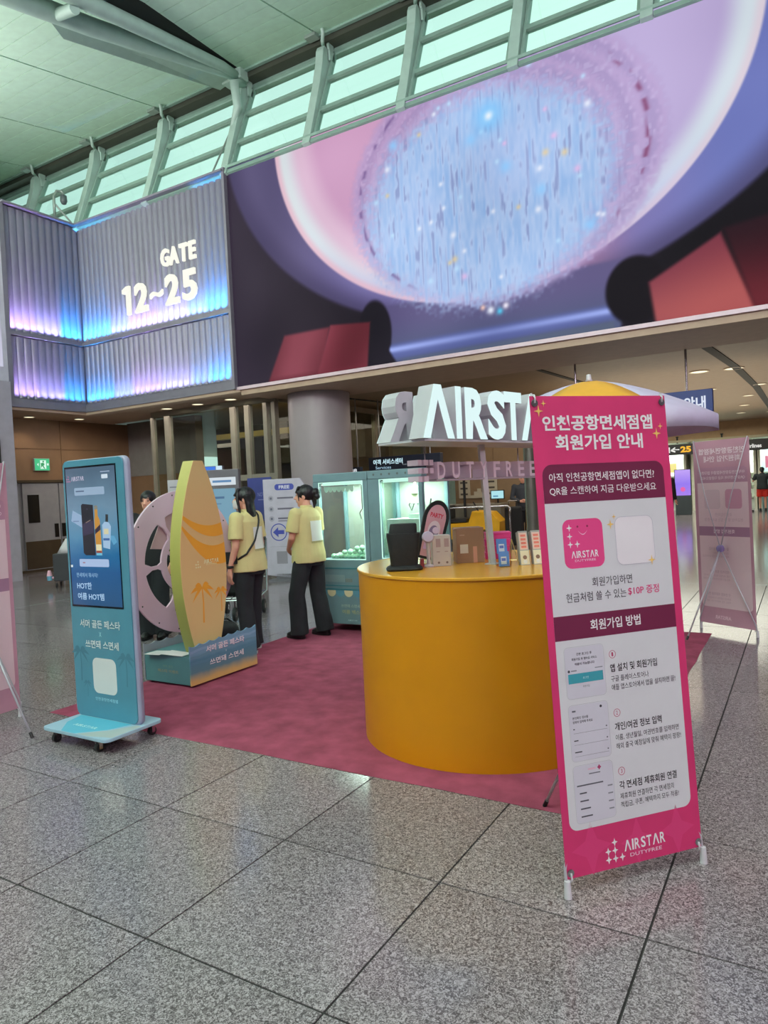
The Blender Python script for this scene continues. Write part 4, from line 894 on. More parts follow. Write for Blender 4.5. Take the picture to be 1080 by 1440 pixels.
obox(MB(), -.46, .84, .075, .080, .0, .25).build('back_plate', SGN, sg_)
LH = .285; letters = [('\u039b', -.70, -.452), ('I', -.430, -.385), ('R', -.350, -.160), ('S', -.148, .018), ('T', .012, .182), ('\u039b', .178, .425), ('R', .455, .65)]
def letter_poly_geo(ch, w_, h, bold=.052):
    if ch == '\u039b':
        t = w_ * .215; P = [(-w_ / 2, 0), (-w_ / 2 + t, 0), (0, h * .74), (w_ / 2 - t, 0), (w_ / 2, 0), (t * .52, h), (-t * .52, h)]
        # split in two convex-ish limbs
        return P
    return None
def add_letter(ch, s0, s1, side):
    w_ = s1 - s0; c = (s0 + s1) / 2; uu = D if side > 0 else -D; nn = Nn * side; dep = .105
    o = D * (c if side > 0 else c) + nn * .185 
    def geo(depth, front_off, mt, name, parent, scale=1.0):
        P = letter_poly_geo(ch, w_, LH)
        mb = MB()
        if P: mb.prism([(a, b_) for a, b_ in P], o + nn * front_off, uu, Vector((0, 0, 1)), depth)
        else:
            V, F = text_geo(ch, .04, 0, .1); W_ = np.ptp(V[:, 0]); H_ = np.ptp(V[:, 1]); zz = (V[:, 2] / .1 + 1) / 2
            vs = [o + nn * (front_off - depth * (1 - q)) + uu * (x * w_ / W_) + Vector((0, 0, LH / 2 + y * LH / H_)) for (x, y, _), q in zip(V, zz)]
            mb.add(vs, F)
        return mb.build(name, mt, parent)
    l = geo(dep, 0, SGN, 'letter', sg_)
    geo(.004, .004, FACE if side > 0 else mat('letter_face_back', (214, 246, 250), emit=.9), 'letter_face', l)
for ch, s0, s1 in letters: add_letter(ch, s0, s1, 1)
for ch, s0, s1 in letters[::-1]:
    c = -(s0 + s1) / 2 - .03; w_ = s1 - s0; add_letter(ch, c - w_ / 2, c + w_ / 2, -1)
for s_ in (-.3, .3): obox(MB(), s_ - .02, s_ + .02, -.08, .08, 0, .22).build('inner_bracket', SGN, sg_)
# lower word on a slim rail
d2 = thing('small_letter_sign', 'row of small white channel letters across the post under the name sign', 'sign', (-1.69, 3.97, 1.60))
SG2 = mat('small_letter_white', (196, 176, 190), rough=.4, k=.58)
obox(MB(), -.46, .66, -.05, .05, -.060, -.050).build('back_rail', mat('back_rail_grey', (150, 134, 148), .4, k=.6), d2)
xs = -.415
for ch in 'DUTYFREE':
    V, F = text_geo(ch, .02, 0, .1); W_ = np.ptp(V[:, 0]); H_ = np.ptp(V[:, 1]); w_ = .066; zz = (V[:, 2] / .1 + 1) / 2
    MB().add([sgp(xs + x * w_ / W_, .05 - .085 * (1 - q), y * .096 / H_) for (x, y, _), q in zip(V, zz)], F).build('letter', SG2, d2); xs += .128
for (a, b_) in ((0, 0), (1, 0), (2, 0), (0, 1), (2, 1), (0, -1), (1, -1), (1, 1)):
    if (a, b_) in ((1, 1), (1, -1)): q_ = .035
    else: q_ = .03
    obox(MB(), -.585 + a * .048, -.585 + a * .048 + q_, -.05, .03, b_ * .045 - .015, b_ * .045 + .015).build('sparkle_block', SG2, d2)
MB().tube([sgp(-.45, -.04, .05), sgp(-.45, -.04, .14)], .004, 6).tube([sgp(.45, -.04, .05), sgp(.45, -.04, .14)], .004, 6).build('hanger', STEEL, d2)

# ---- parasol ----------------------------------------------------------
pr_ = thing('parasol', 'large white and orange parasol behind the bright pink banner', 'parasol', (-1.53, 5.96, 0))
PWm = mat('parasol_white', (196, 188, 212), .7, k=.62); POr = mat('parasol_orange', (226, 156, 50), .7, k=.58)
R_, zr, za = .98, 1.975, 2.33; ng = 6
for g in range(ng):
    a0 = 2 * math.pi * g / ng - math.radians(165.6); a1 = a0 + 2 * math.pi / ng; mb = MB(); rows_ = 8; cols = 6; vs = []
    for j in range(rows_ + 1):
        t = j / rows_
        for i in range(cols + 1):
            s_ = i / cols; a = a0 + (a1 - a0) * s_; sag = 1 - .035 * math.sin(math.pi * s_) * t
            r = R_ * t * sag; z = za - (za - zr) * (t ** 1.55) - .02 * math.sin(math.pi * s_) * t * (1 - t)
            vs.append((r * math.cos(a), r * math.sin(a), z))
    for i in range(cols + 1):  # valance
        s_ = i / cols; a = a0 + (a1 - a0) * s_; sag = 1 - .035 * math.sin(math.pi * s_); vs.append((R_ * sag * math.cos(a) * 1.0, R_ * sag * math.sin(a), zr - .12 + .01 * math.sin(math.pi * s_)))
    K = cols + 1; fs = [(j * K + i, j * K + i + 1, (j + 1) * K + i + 1, (j + 1) * K + i) for j in range(rows_ + 1) for i in range(cols)]
    mid = (a0 + a1) / 2
    facing = math.cos(mid - math.atan2(-5.52, 1.42))
    c_or = (g == 1)
    o = mb.add(vs, fs).build('canopy_panel', POr if c_or else PWm, pr_, smooth=True)
    md = o.modifiers.new('s', 'SOLIDIFY'); md.thickness = .003
for g in range(ng):
    a = 2 * math.pi * g / ng - math.radians(165.6); MB().tube([(.02, 0, za - .02), (R_ * .5 * math.cos(a), R_ * .5 * math.sin(a), za - (za - zr) * .34 - .012), (R_ * .98 * math.cos(a), R_ * .98 * math.sin(a), zr - .008)], .005, 6).build('rib', WHT, pr_)
MB().tube([(0, 0, .05), (0, 0, za + .01)], .019, 12).build('pole', WHT, pr_, smooth=40)
MB().lathe([(.0, .06), (.018, .055), (.022, .02), (.03, .0)], (0, 0, za), 14).build('finial', WHT, pr_, smooth=True)
MB().lathe([(.24, .012), (.24, .05), (.20, .07), (.04, .08), (.03, .20), (.022, .2)], n=28).build('base', WHT, pr_, smooth=35)

# ---- surfboard stand ----------------------------------------------------
bx_ = thing('wave_stand', 'low teal box stand with a wave-topped front holding the surfboard', 'stand', (-4.2, 3.92, 0))
TBX = mat('stand_teal', (70, 112, 118), .45, k=.52); WGR = mat('wave_grey', (138, 140, 150), .5, k=.58)
MB().box(-.54, .0, .028, -.012, .74, .255).build('box_body', TBX, bx_, bevel=.004)
def wave_poly(L, z0, h, amp=.016, n=7, rise=0):
    P = [(0, z0), (L, z0)]; N_ = n * 8
    for i in range(N_ + 1):
        x = L * (1 - i / N_); ph = (x / L * n) % 1.0; P.append((x, h + rise * x / L - amp * math.sin(math.pi * ph) * 1.0))
    return P
MB().prism(wave_poly(.78, .028, .345, rise=.03), (0, -.01, 0), (0, 1, 0), (0, 0, 1), .012).build('wave_front', grad_mat('sea_sand', [(.0, (206, 164, 96)), (.16, (190, 156, 100)), (.34, (84, 120, 132)), (.6, (72, 118, 140)), (.75, (104, 140, 164)), (1.0, (98, 134, 160))], 'Z', .02, .38, 0, .70), bx_)
A = Art(bx_, (0, -.01, 0), (0, 1, 0), (0, 0, 1))
for zz, c in ((.30, (116, 148, 172)), (.25, (90, 128, 148)), (.20, (78, 120, 142))):
    P = [(x, zz + .03 * x + .010 * abs(math.sin(x * 14 + zz * 20))) for x in np.linspace(.004, .776, 60)]; Q = [(x, z - .02) for x, z in P[::-1]]; A.poly(P + Q, c, 0)
for dx, c, L in ((.003, (150, 80, 130), 1), (0, (222, 216, 236), 2)): A.text('서머 골든 페스타', .40 + dx, .288 - dx, .45, .052, c, L, .02)
for dx, c, L in ((.003, (60, 60, 90), 1), (0, (222, 222, 236), 2)): A.text('쓰면돼 스면세', .41 + dx, .175 - dx, .40, .050, c, L, .02)
A.text('X', .40, .232, .012, .018, (200, 205, 225), 2); A.finish()
MB().prism(wave_poly(.76, .028, .33, n=6), (-.545, 0, 0), (0, 1, 0), (0, 0, 1), .010).build('wave_back', WGR, bx_)
A = Art(bx_, (-.54, 0, 0), (1, 0, 0), (0, 0, 1)); A.text('서머 골든', .27, .165, .12, .022, (98, 130, 118), 0); A.text('페스타 이벤트', .27, .125, .24, .026, (126, 124, 100), 0, .02); A.finish()
for x in (-.5, -.06):
    for y in (.05, .68): MB().lathe([(.02, .012), (.02, .028)], (x, y, 0), 12).build('foot', RUB, bx_)
sb = thing('surfboard', 'tall yellow and orange cut-out surfboard standing in the wave box', 'surfboard', (-4.25, 4.155, .255))
def board(t):   # t 0..1, half width
    return .255 * (math.sin(math.pi * min(1, max(0, (t * .86 + .075)))) ** .62) if t < 1 else .04
N_ = 26; H_ = 1.565
def hw(t):
    return .262 * math.cos(math.pi / 2 * ((t - .45) / .60)) ** .8 if t > .45 else .262 * math.cos(math.pi / 2 * ((.45 - t) / .68))
Pb = [(hw(i / N_) , H_ * i / N_) for i in range(N_ + 1)]; poly = [(a, b_) for a, b_ in Pb] + [(-a * .93, b_) for a, b_ in Pb[::-1]]
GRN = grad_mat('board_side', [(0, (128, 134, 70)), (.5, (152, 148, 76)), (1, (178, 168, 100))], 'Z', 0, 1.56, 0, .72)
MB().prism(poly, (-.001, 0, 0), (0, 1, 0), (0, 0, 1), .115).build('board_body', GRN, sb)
OR1 = grad_mat('board_front', [(0, (216, 188, 128)), (.3, (216, 184, 126)), (.7, (216, 174, 120)), (1, (212, 180, 126))], 'Z', 0, 1.56, 0, .85)
MB().prism(poly, (.003, 0, 0), (0, 1, 0), (0, 0, 1), .004).build('front_panel', OR1, sb)
A = Art(sb, (.003, 0, 0), (0, 1, 0), (0, 0, 1)); c2 = (214, 142, 42)
def band(top, bot, c):
    def on(curve, q):
        x = q * .26
        for _ in range(12): z = curve(x); x = q * (hw(min(1, max(0, z / H_))) - .002) * (1 if q > 0 else .93)
        return (x, curve(x))
    qs = np.linspace(-1, 1, 25); up_ = [on(top, q) for q in qs]; dn_ = [on(bot, q) for q in qs]
    for i in range(24):
        P = [dn_[i], dn_[i + 1], up_[i + 1], up_[i]]
        A.poly(P, c, 0)
band(lambda x: 1.03 + .13 * ((.10 - x) / .34) ** 2, lambda x: .935 + .20 * ((.15 - x) / .39) ** 2, c2)
band(lambda x: .86 + .22 * ((.14 - x) / .38) ** 2, lambda x: .70 + .36 * ((.2 - x) / .44) ** 2, c2)
A.logo(.09, .735, .17, .034, (238, 214, 170), 2); A.text('DUTYFREE', .09, .71, .12, .01, (234, 204, 150), 2); A.sparkles(-.06, .72, .010, (238, 214, 170), 2)
A.palm(-.03, .24, .40, c2, 1); A.palm(.18, .30, .25, c2, 1); A.finish()
# leaflets, black bag on the stand
lf = thing('leaflet', 'open white leaflet lying over the left rim of the teal box stand', 'leaflet', (-4.50, 3.95, .258), rz=.1)
MB().add([(-.20, -.06, .0), (-.02, -.075, .006), (-.02, .055, .012), (-.17, .06, .004), (.0, -.07, .014), (.20, -.055, .002), (.21, .06, .006), (.0, .055, .018)], [(0, 1, 2, 3), (4, 5, 6, 7), (1, 4, 7, 2)]).build('sheet', mat('paper', (206, 204, 206), .6, k=.62), lf).modifiers.new('s', 'SOLIDIFY').thickness = .002
bb = thing('black_pouch', 'crumpled black pouch lying in the wave box at the foot of the surfboard', 'pouch', (-4.10, 4.40, .257))
mbp = MB().ell((-.02, .0, .095), (.085, .19, .10), n=28, m=16)
me = mbp.mesh('pouch_body', True)
for v in me.vertices:
    d_ = noise.noise(v.co * 9) * .018; v.co += Vector((v.co.x, v.co.y, v.co.z - .09)).normalized() * d_; v.co.z = max(v.co.z, .0)
bb.location = (-4.32, 4.42, .257)
o = bpy.data.objects.new('pouch_body', me); COL.objects.link(o); o.parent = bb; BKF = mat('black_fabric', (17, 16, 19), .7, var=.2, scale=30, bump=.3, bscale=120, k=.55); me.materials.append(BKF)
MB().tube([(-.02, -.15, .13), (-.02, -.05, .20), (-.02, .06, .205), (-.02, .16, .14)], .008, 8).build('pouch_strap', BKF, bb, smooth=True)

# ---- prize wheel -----------------------------------------------------------
wl_ = thing('prize_spinner', 'large pale pink ring-shaped prize wheel with spokes behind the surfboard', 'wheel', (-4.81, 4.49, .957))
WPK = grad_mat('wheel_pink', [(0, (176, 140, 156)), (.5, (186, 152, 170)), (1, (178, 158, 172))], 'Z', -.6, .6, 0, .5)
def ringp(mb, r0, r1, x0, x1, n=72):
    vs = []
    for x in (x0, x1):
        for r in (r0, r1):
            for i in range(n): a = 2 * math.pi * i / n; vs.append((x, r * math.cos(a), r * math.sin(a)))
    for q in (0, 1):
        for i in range(n): j = (i + 1) % n; b = q * 2 * n; mb.f.append((b + i, b + j, b + n + j, b + n + i))
    for r in (0, 1):
        for i in range(n): j = (i + 1) % n; mb.f.append((r * n + i, r * n + j, 2 * n + r * n + j, 2 * n + r * n + i))
    mb.v += vs; return mb
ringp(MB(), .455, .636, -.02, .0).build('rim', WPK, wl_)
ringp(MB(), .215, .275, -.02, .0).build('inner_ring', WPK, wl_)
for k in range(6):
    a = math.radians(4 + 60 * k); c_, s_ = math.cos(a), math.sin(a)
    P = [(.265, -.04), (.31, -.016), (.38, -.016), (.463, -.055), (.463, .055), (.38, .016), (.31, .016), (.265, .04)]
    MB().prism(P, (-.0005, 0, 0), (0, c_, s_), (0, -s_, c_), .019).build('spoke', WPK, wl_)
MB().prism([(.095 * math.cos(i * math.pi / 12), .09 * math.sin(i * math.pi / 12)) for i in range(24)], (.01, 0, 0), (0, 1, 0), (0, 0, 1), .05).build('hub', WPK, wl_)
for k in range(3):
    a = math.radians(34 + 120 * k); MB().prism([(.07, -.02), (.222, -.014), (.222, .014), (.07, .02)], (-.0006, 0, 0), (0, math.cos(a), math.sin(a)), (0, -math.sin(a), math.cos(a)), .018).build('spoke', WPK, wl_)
for k in range(16):
    a = math.radians(11 + 22.5 * k); MB().lathe([(.007, 0), (.006, .004), (0, .005)], n=8, M=Matrix.Translation((0, .605 * math.cos(a), .605 * math.sin(a))) @ Matrix.Rotation(math.radians(90), 4, 'Y')).build('bolt', BLK, wl_)
MB().prism([(-.36, .14), (.02, .10), (.02, .43), (-.20, .44)], (-.03, 0, 0), (0, 1, 0), (0, 0, 1), .006).build('back_board', mat('pale_rose', (176, 146, 150), .5, k=.56), wl_)
MB().box(-.10, -.04, -.944, -.06, .04, -.0).box(-.16, -.32, -.944, .0, .32, -.91).build('stand_post', STEEL, wl_)
MB().box(-.06, -.02, -.03, -.0, .02, .03).build('axle', STEEL, wl_)

# ---- claw machines ------------------------------------------------------------
MT = mat('machine_teal', (100, 124, 132), .35, k=.52); MTD = mat('machine_teal_dark', (58, 108, 118), .35, k=.52); ILT = mat('machine_tube', (200, 255, 228), emit=1.25); CLR = glass('machine_glass', (.93, .97, .95), .03)
HAZE = bpy.data.materials.new('painted_haze'); HAZE.use_nodes = True; _n = HAZE.node_tree; _b = _n.nodes['Principled BSDF']; _b.inputs['Base Color'].default_value = (.62, .68, .60, 1); _b.inputs['Roughness'].default_value = .3  # light haze and reflections painted into the rear glass as a whitish mix
_t = _n.nodes.new('ShaderNodeBsdfTransparent'); _m = _n.nodes.new('ShaderNodeMixShader'); _z = _n.nodes.new('ShaderNodeTexNoise'); _z.inputs['Scale'].default_value = 2; _r = _n.nodes.new('ShaderNodeMapRange'); _r.inputs['To Min'].default_value = .30; _r.inputs['To Max'].default_value = .55
_n.links.new(_z.outputs['Fac'], _r.inputs['Value']); _n.links.new(_r.outputs['Result'], _m.inputs[0]); _n.links.new(_t.outputs[0], _m.inputs[1]); _n.links.new(_b.outputs[0], _m.inputs[2]); _n.links.new(_m.outputs[0], _n.nodes['Material Output'].inputs['Surface'])
INW = mat('machine_inner_white', (214, 232, 222), .4, k=.8); PAPR = mat('scallop_cream', (206, 196, 160), .5, k=.58)
def scallops(parent, x0, x1, z, y, n, r, c1, c2, up=False):
    w_ = (x1 - x0) / n
    for i in range(n):
        cx = x0 + w_ * (i + .5); P = [(cx - w_ / 2, z + r * .4), (cx - w_ / 2, z)] + [(cx - w_ / 2 * math.cos(math.pi * j / 8), z - r * math.sin(math.pi * j / 8)) for j in range(1, 8)] + [(cx + w_ / 2, z), (cx + w_ / 2, z + r * .4)]
        MB().prism(P, (0, y, 0), (1, 0, 0), (0, 0, 1), .004).build('scallop', (c1, c2)[i % 2], parent)
def claw_machine(x0, w_, lab, wx0, wx1, wz0, left):
    t = thing('claw_machine', lab, 'claw machine', (x0, 6.2, 0)); d = .62
    MB().box(0, 0, .09, w_, d, wz0 - .0).build('cabinet', MT, t, bevel=.008)
    MB().box(0, 0, 1.625, w_, d, 1.715).build('header', MT, t, bevel=.01)
    for a, b_ in ((0, wx0), (wx1, w_)): MB().box(a, 0, wz0, b_, .05, 1.625).build('front_post', MT, t)
    MB().box(0, d - .04, wz0, .04, d, 1.625).build('rear_post', MT, t); MB().box(w_ - .04, d - .04, wz0, w_, d, 1.625).build('rear_post', MT, t)
    MB().box(wx0, .015, wz0, wx1, .02, 1.625).build('front_glass', CLR, t); MB().box(.004, .05, wz0, .008, d - .04, 1.625).build('side_glass', CLR, t); MB().box(w_ - .008, .05, wz0, w_ - .004, d - .04, 1.625).build('side_glass', CLR, t); MB().box(.04, d - .012, wz0, w_ - .04, d - .008, 1.625).build('rear_glass', HAZE, t)
    # thin lit edge round the window
    for (a, b_, c, e) in ((wx0, wx1, wz0, wz0 + .008), (wx0, wx1, 1.612, 1.62), (wx0, wx0 + .007, wz0, 1.62), (wx1 - .007, wx1, wz0, 1.62)): MB().box(a, -.002, c, b_, .006, e).build('light_edge', ILT, t)
    MB().box(wx0 + .02, .05, 1.585, wx1 - .02, .08, 1.612).build('light_tube', ILT, t)
    MB().box(.03, .3, 1.60, w_ - .03, .33, 1.62).build('rail', STEEL, t)
    l = bpy.data.lights.new('machine_lamp', 'AREA'); l.shape = 'RECTANGLE'; l.size = w_ - .15; l.size_y = .35; l.energy = 20; l.color = (.80, 1, .88); o = bpy.data.objects.new('machine_lamp', l); COL.objects.link(o); o.location = (x0 + w_ / 2, 6.5, 1.60); o.parent = None
    for a in (.06, w_ - .06):
        for b_ in (.06, d - .06): caster(None, t, a, b_, .09, .03)
    return t
m1 = claw_machine(-4.62, .70, 'teal claw machine with a bright green-white lit window beside the second woman', .075, .645, .785, True)
scallops(m1, .09, .48, 1.555, .08, 7, .045, INW, INW)
MB().box(.49, .34, .79, .635, .45, 1.6).build('chute_column', INW, m1); MB().box(.50, .325, .80, .52, .34, 1.60).build('light_tube', ILT, m1); MB().box(.60, .325, .80, .62, .34, 1.60).build('light_tube', ILT, m1)
MB().tube([(.44, .3, 1.60), (.44, .3, 1.32)], .008, 8).tube([(.44, .3, 1.32), (.40, .3, 1.27), (.42, .3, 1.2)], .006, 6).tube([(.44, .3, 1.32), (.48, .3, 1.27), (.46, .3, 1.2)], .006, 6).build('claw', CHR, m1)
MB().box(.09, .10, .56, .50, .104, .56).build('flap_glass', CLR, m1)
for (a, b_, c, e) in ((.06, .57, .685, .70), (.06, .57, .50, .512), (.06, .072, .50, .70), (.558, .57, .50, .70), (.0, .70, .455, .475)): MB().box(a, -.006, c, b_, .0, e).build('trim_bar', MTD, m1)
MB().box(.10, -.003, .545, .36, .0, .62).build('prize_slot', mat('slot_grey', (120, 140, 144), .3, k=.56), m1); MB().box(.37, -.003, .545, .46, .0, .585).build('slot_label', mat('slot_label', (110, 120, 116), .4), m1)
scallops(m1, .02, .68, .44, -.004, 6, .055, MAT_T if False else mat('scallop_teal', (84, 130, 148), .4, k=.54), PAPR)
A = Art(m1, (0, -.001, 0), (1, 0, 0), (0, 0, 1)); A.text('쓰면돼 스면세', .42, .29, .24, .035, (150, 170, 160), 1, .02); A.text('여름 페스타', .45, .225, .28, .045, (150, 152, 120), 1, .03); A.logo(.44, .135, .12, .016, (170, 196, 200), 1); A.finish()
m2 = claw_machine(-3.915, .64, 'second teal claw machine, right of the first, mostly behind the yellow counter', .14, .60, .80, False)
MB().box(.15, .12, .81, .60, .5, 1.20).box(.36, .2, 1.20, .60, .5, 1.245).build('prize_shelf', INW, m2)
A = Art(m2, (0, -.002, 0), (1, 0, 0), (0, 0, 1)); 
for i in range(6): A.circ(.08 + .095 * i, 1.672, .012, (84, 92, 92), 0)
A.finish()
MB().tube([(.40, .3, 1.60), (.40, .3, 1.50)], .012, 8).lathe([(.02, 1.44), (.05, 1.46), (.05, 1.52), (.02, 1.54)], (.40, .3, 0), 12).box(.33, .28, 1.36, .47, .32, 1.45).build('claw', mat('claw_cream', (220, 226, 190), .3, k=.7), m2)
MB().tube([(.38, .3, 1.44), (.33, .28, 1.34), (.36, .28, 1.28), (.42, .3, 1.44)], .006, 6).tube([(.42, .3, 1.36), (.50, .3, 1.24), (.56, .3, 1.27), (.58, .3, 1.4)], .008, 6).build('hose', BLK, m2, smooth=True)
MB().lathe([(.075, 1.20), (.08, 1.26), (.07, 1.34), (.05, 1.38)], (.42, .3, 0), 16).build('claw_skirt', CLR, m2, smooth=True)
# prizes heaped in the left machine, one by one
pmw = mat('prize_white', (200, 244, 214), .6, var=.1, scale=20, k=.8); ptmp = None
for k in range(34):
    lay = 0 if k < 18 else (1 if k < 28 else 2)
    n_ = [18, 10, 6][lay]; q = k - [0, 18, 28][lay]
    x = [.12, .26, .42][lay] + ([.46, .34, .20][lay]) * ((q % (n_ // 2)) + .5) / (n_ // 2); y = .12 + .11 * (q // (n_ // 2)) + random.uniform(0, .02); r = .030
    z = .785 + r * .9 + lay * .042
    if ptmp is None:
        t = thing('prize_capsule', 'round white prize heaped inside the bright lit claw machine', 'prize', (-4.62 + x, 6.2 + y, z), group='white prizes in the claw machine')
        MB().ell((0, 0, 0), (r, r, r * .9), n=14, m=8).build('shell', pmw, t, smooth=True); MB().lathe([(r * 1.01, -.003), (r * 1.03, 0), (r * 1.01, .003)], n=14).build('seam', INW, t); ptmp = t
    else: dup(ptmp, (-4.62 + x, 6.2 + y, z), random.uniform(0, 6))

# ---- things on the counter ---------------------------------------------------
def P3(x, y): return (x, y, ZT)
bg_ = thing('black_bag', 'black fabric bag with a flared base standing on the left of the yellow counter', 'bag', P3(-2.02, 3.56), rz=.55)
MB().loft([(0, 0, .012, .078, .055), (0, 0, .10, .085, .06), (0, 0, .20, .098, .062), (0, 0, .215, .097, .06)], 24, 5).build('bag_body', BKF, bg_, smooth=40)
MB().loft([(0, 0, .212, .082, .05), (.004, 0, .262, .078, .046), (.004, 0, .27, .074, .042)], 24, 5).build('bag_lid', BKF, bg_, smooth=40)
MB().loft([(0, 0, .0, .10, .07), (0, 0, .010, .108, .076), (0, 0, .022, .098, .068), (0, 0, .03, .08, .056)], 24, 5).build('bag_base', BKF, bg_, smooth=40)
wb_ = thing('white_carton', 'white box printed with grey panels on the yellow counter beside the brown box', 'box', P3(-1.90, 3.80), rz=.62)
MB().box(-.055, -.045, 0, .055, .045, .185).build('carton', mat('carton_white', (186, 178, 182), .5, k=.6), wb_, bevel=.002)
A = Art(wb_, (-.055, -.045, 0), (1, 0, 0), (0, 0, 1))
for x in (.035, .085): A.rect(x - .014, .115, x + .014, .165, (150, 128, 136), 0); A.rect(x - .012, .085, x + .008, .09, (150, 128, 136), 0); A.circ(x, .022, .007, (110, 90, 92), 0)
A.finish()
bc = thing('brown_carton', 'brown cardboard box with open flap on the yellow counter, left of the post', 'box', P3(-1.80, 4.02), rz=.62)
CBD = mat('cardboard', (142, 108, 92), .6, k=.54)
MB().box(-.10, -.07, 0, .07, .07, .215).build('carton', CBD, bc, bevel=.002)
MB().box(-.10, -.07, .215, .0, .0, .218, Matrix.Translation((0, 0, 0)) @ Matrix.Rotation(math.radians(-4), 4, 'Y')).build('flap', CBD, bc)
A = Art(bc, (-.10, -.07, 0), (1, 0, 0), (0, 0, 1)); A.rect(.02, .06, .07, .115, (206, 200, 200), 0); A.rect(.10, .0, .125, .10, (190, 140, 130), 0); A.rect(.02, .17, .05, .174, (176, 150, 136), 0); A.finish()
A = Art(bc, (.07, -.07, 0), (0, 1, 0), (0, 0, 1)); A.circ(.09, .18, .010, (206, 180, 176), 0); A.rect(.06, .15, .12, .158, (196, 166, 160), 0); A.finish()
mg = mat('magenta_box', (204, 60, 134), .45, k=.56)
for k in range(4):
    t = thing('pink_box', ['bottom', 'second from bottom', 'third from bottom', 'top'][k] + ' bright pink box of the stack on the counter behind the post', 'box', (-1.715 + .004 * (k % 2), 4.23, ZT + k * .0425), rz=.45 + .02 * (k % 2), group='bright pink boxes on the counter')
    MB().box(-.075, -.06, 0, .085, .06, .041).build('box_body', mg, t, bevel=.003); MB().box(-.077, -.062, .030, .087, .062, .0418).build('lid', mg, t, bevel=.002)
# card holders
ch = thing('blue_card_holder', 'clear holder with blue cards on the counter just right of the post', 'holder', P3(-1.50, 3.80), rz=.60)
for k, (z0, y) in enumerate(((.0, -.02), (.075, .012))):
    MB().box(-.03, y, z0, .03, y + .012, z0 + .085, Matrix.Rotation(math.radians(-9), 4, 'X')).build('card', mat('card_blue', (84, 120, 186), .4, k=.56), ch)
    A = Art(ch, Matrix.Rotation(math.radians(-9), 4, 'X') @ Vector((-.03, y, z0)), (1, 0, 0), Matrix.Rotation(math.radians(-9), 4, 'X') @ Vector((0, 0, 1))); A.rect(.012, .012, .044, .055, (196, 196, 216), 0); A.rect(.016, .03, .040, .046, (90, 100, 170), 1); A.finish()
MB().box(-.033, -.04, 0, .033, .035, .004).box(-.033, -.042, 0, .033, -.039, .03).build('holder', CLR, ch)
gs = thing('easel', 'small thin brass easel between the blue cards and the brochures', 'easel', P3(-1.467, 3.865), rz=.60)
MB().tube([(-.03, 0, 0), (0, .02, .15)], .003, 6).tube([(.03, -.02, 0), (0, .02, .15)], .003, 6).tube([(0, .06, 0), (0, .02, .15)], .003, 6).tube([(-.022, 0, .03), (.022, -.01, .03)], .003, 6).build('easel_frame', mat('brass', (190, 160, 110), .3, metal=.7, k=.6), gs)
for k, (x, y) in enumerate(((-1.395, 3.875), (-1.335, 3.925))):
    t = thing('brochure_box', ['left', 'right'][k] + ' one of two tall peach brochure boxes leaning on the counter beside the pink banner', 'brochure', P3(x, y), rz=.62, group='tall brochure boxes on the counter')
    Rm = Matrix.Rotation(math.radians(-14), 4, 'X')
    MB().box(-.027, 0, .0, .027, .05, .20, Rm).build('box_body', mat('brochure_grey', (150, 150, 150), .4, k=.6), t)
    o_ = Rm @ Vector((-.027, 0, 0)); vz = Rm @ Vector((0, 0, 1)); A = Art(t, o_, (1, 0, 0), vz); A.rect(.004, .09, .05, .19, (206, 176, 166), 0)
    for q in range(4): A.rect(.012, .10 + .022 * q, .042, .113 + .022 * q, (204, 110, 96), 1)
    A.rect(.002, .004, .052, .085, (236, 200, 176), 0); A.circ(.027, .045, .012, (120, 88, 70), 1); A.circ(.027, .02, .012, (244, 224, 206), 1); A.finish()
# pink fan standee with black rim, mini fans
fs_ = thing('fan_standee', 'arched pink card with red lettering and a black rim leaning behind the white box', 'standee', P3(-2.07, 3.95), rz=.62)
Rm = Matrix.Translation((0, 0, .0)) @ Matrix.Rotation(math.radians(16), 4, 'Y') @ Matrix.Rotation(math.radians(-6), 4, 'X')
def arch(w_, z0, z1, n=16): return [(-w_ * .9, z0), (w_ * .9, z0)] + [(w_ * math.cos(math.pi * i / n), z1 - w_ * 1.5 + w_ * 1.5 * math.sin(math.pi * i / n)) for i in range(n + 1)]
uV = Rm.to_3x3() @ Vector((1, 0, 0)); vV = Rm.to_3x3() @ Vector((0, 0, 1)); 
MB().prism(arch(.082, .0, .385), (0, 0, .02), uV, vV, .05).build('black_rim', BKF, fs_, bevel=.004)
A = Art(fs_, Vector((0, 0, .02)), uV, vV); A.poly(arch(.062, .015, .355), (186, 134, 146), 0); A.text('PARTY', .0, .285, .085, .03, (180, 40, 62), 1, .04); A.poly(arch(.04, .06, .25), (214, 186, 196), 1); A.poly(arch(.03, .08, .22), (120, 96, 128), 2)
A.circ(.012, .19, .022, (214, 186, 222), 3); A.rect(-.04, .12, .052, .15, (132, 70, 150), 3); A.rect(-.045, .06, .052, .12, (190, 150, 190), 3); A.finish()
mf = thing('mini_fan', 'small white handheld fan on a base between the black bag and the white box', 'fan', P3(-1.945, 3.725), rz=.62)
MB().lathe([(.03, 0), (.03, .01), (.012, .016), (.010, .08), (.013, .15), (.0, .155)], n=16).build('handle', WHT, mf, smooth=40)
MB().lathe([(.0, -.016), (.03, -.014), (.036, 0), (.03, .014), (.0, .016)], n=22, M=Matrix.Translation((.0, -.01, .178)) @ Matrix.Rotation(math.radians(75), 4, 'X')).build('fan_head', mat('lilac_white', (190, 180, 206), .4, k=.62), mf, smooth=40)
MB().box(-.05, -.02, .0, -.03, .03, .05).build('cartridge', mat('dull_red', (136, 52, 56), .5), mf)
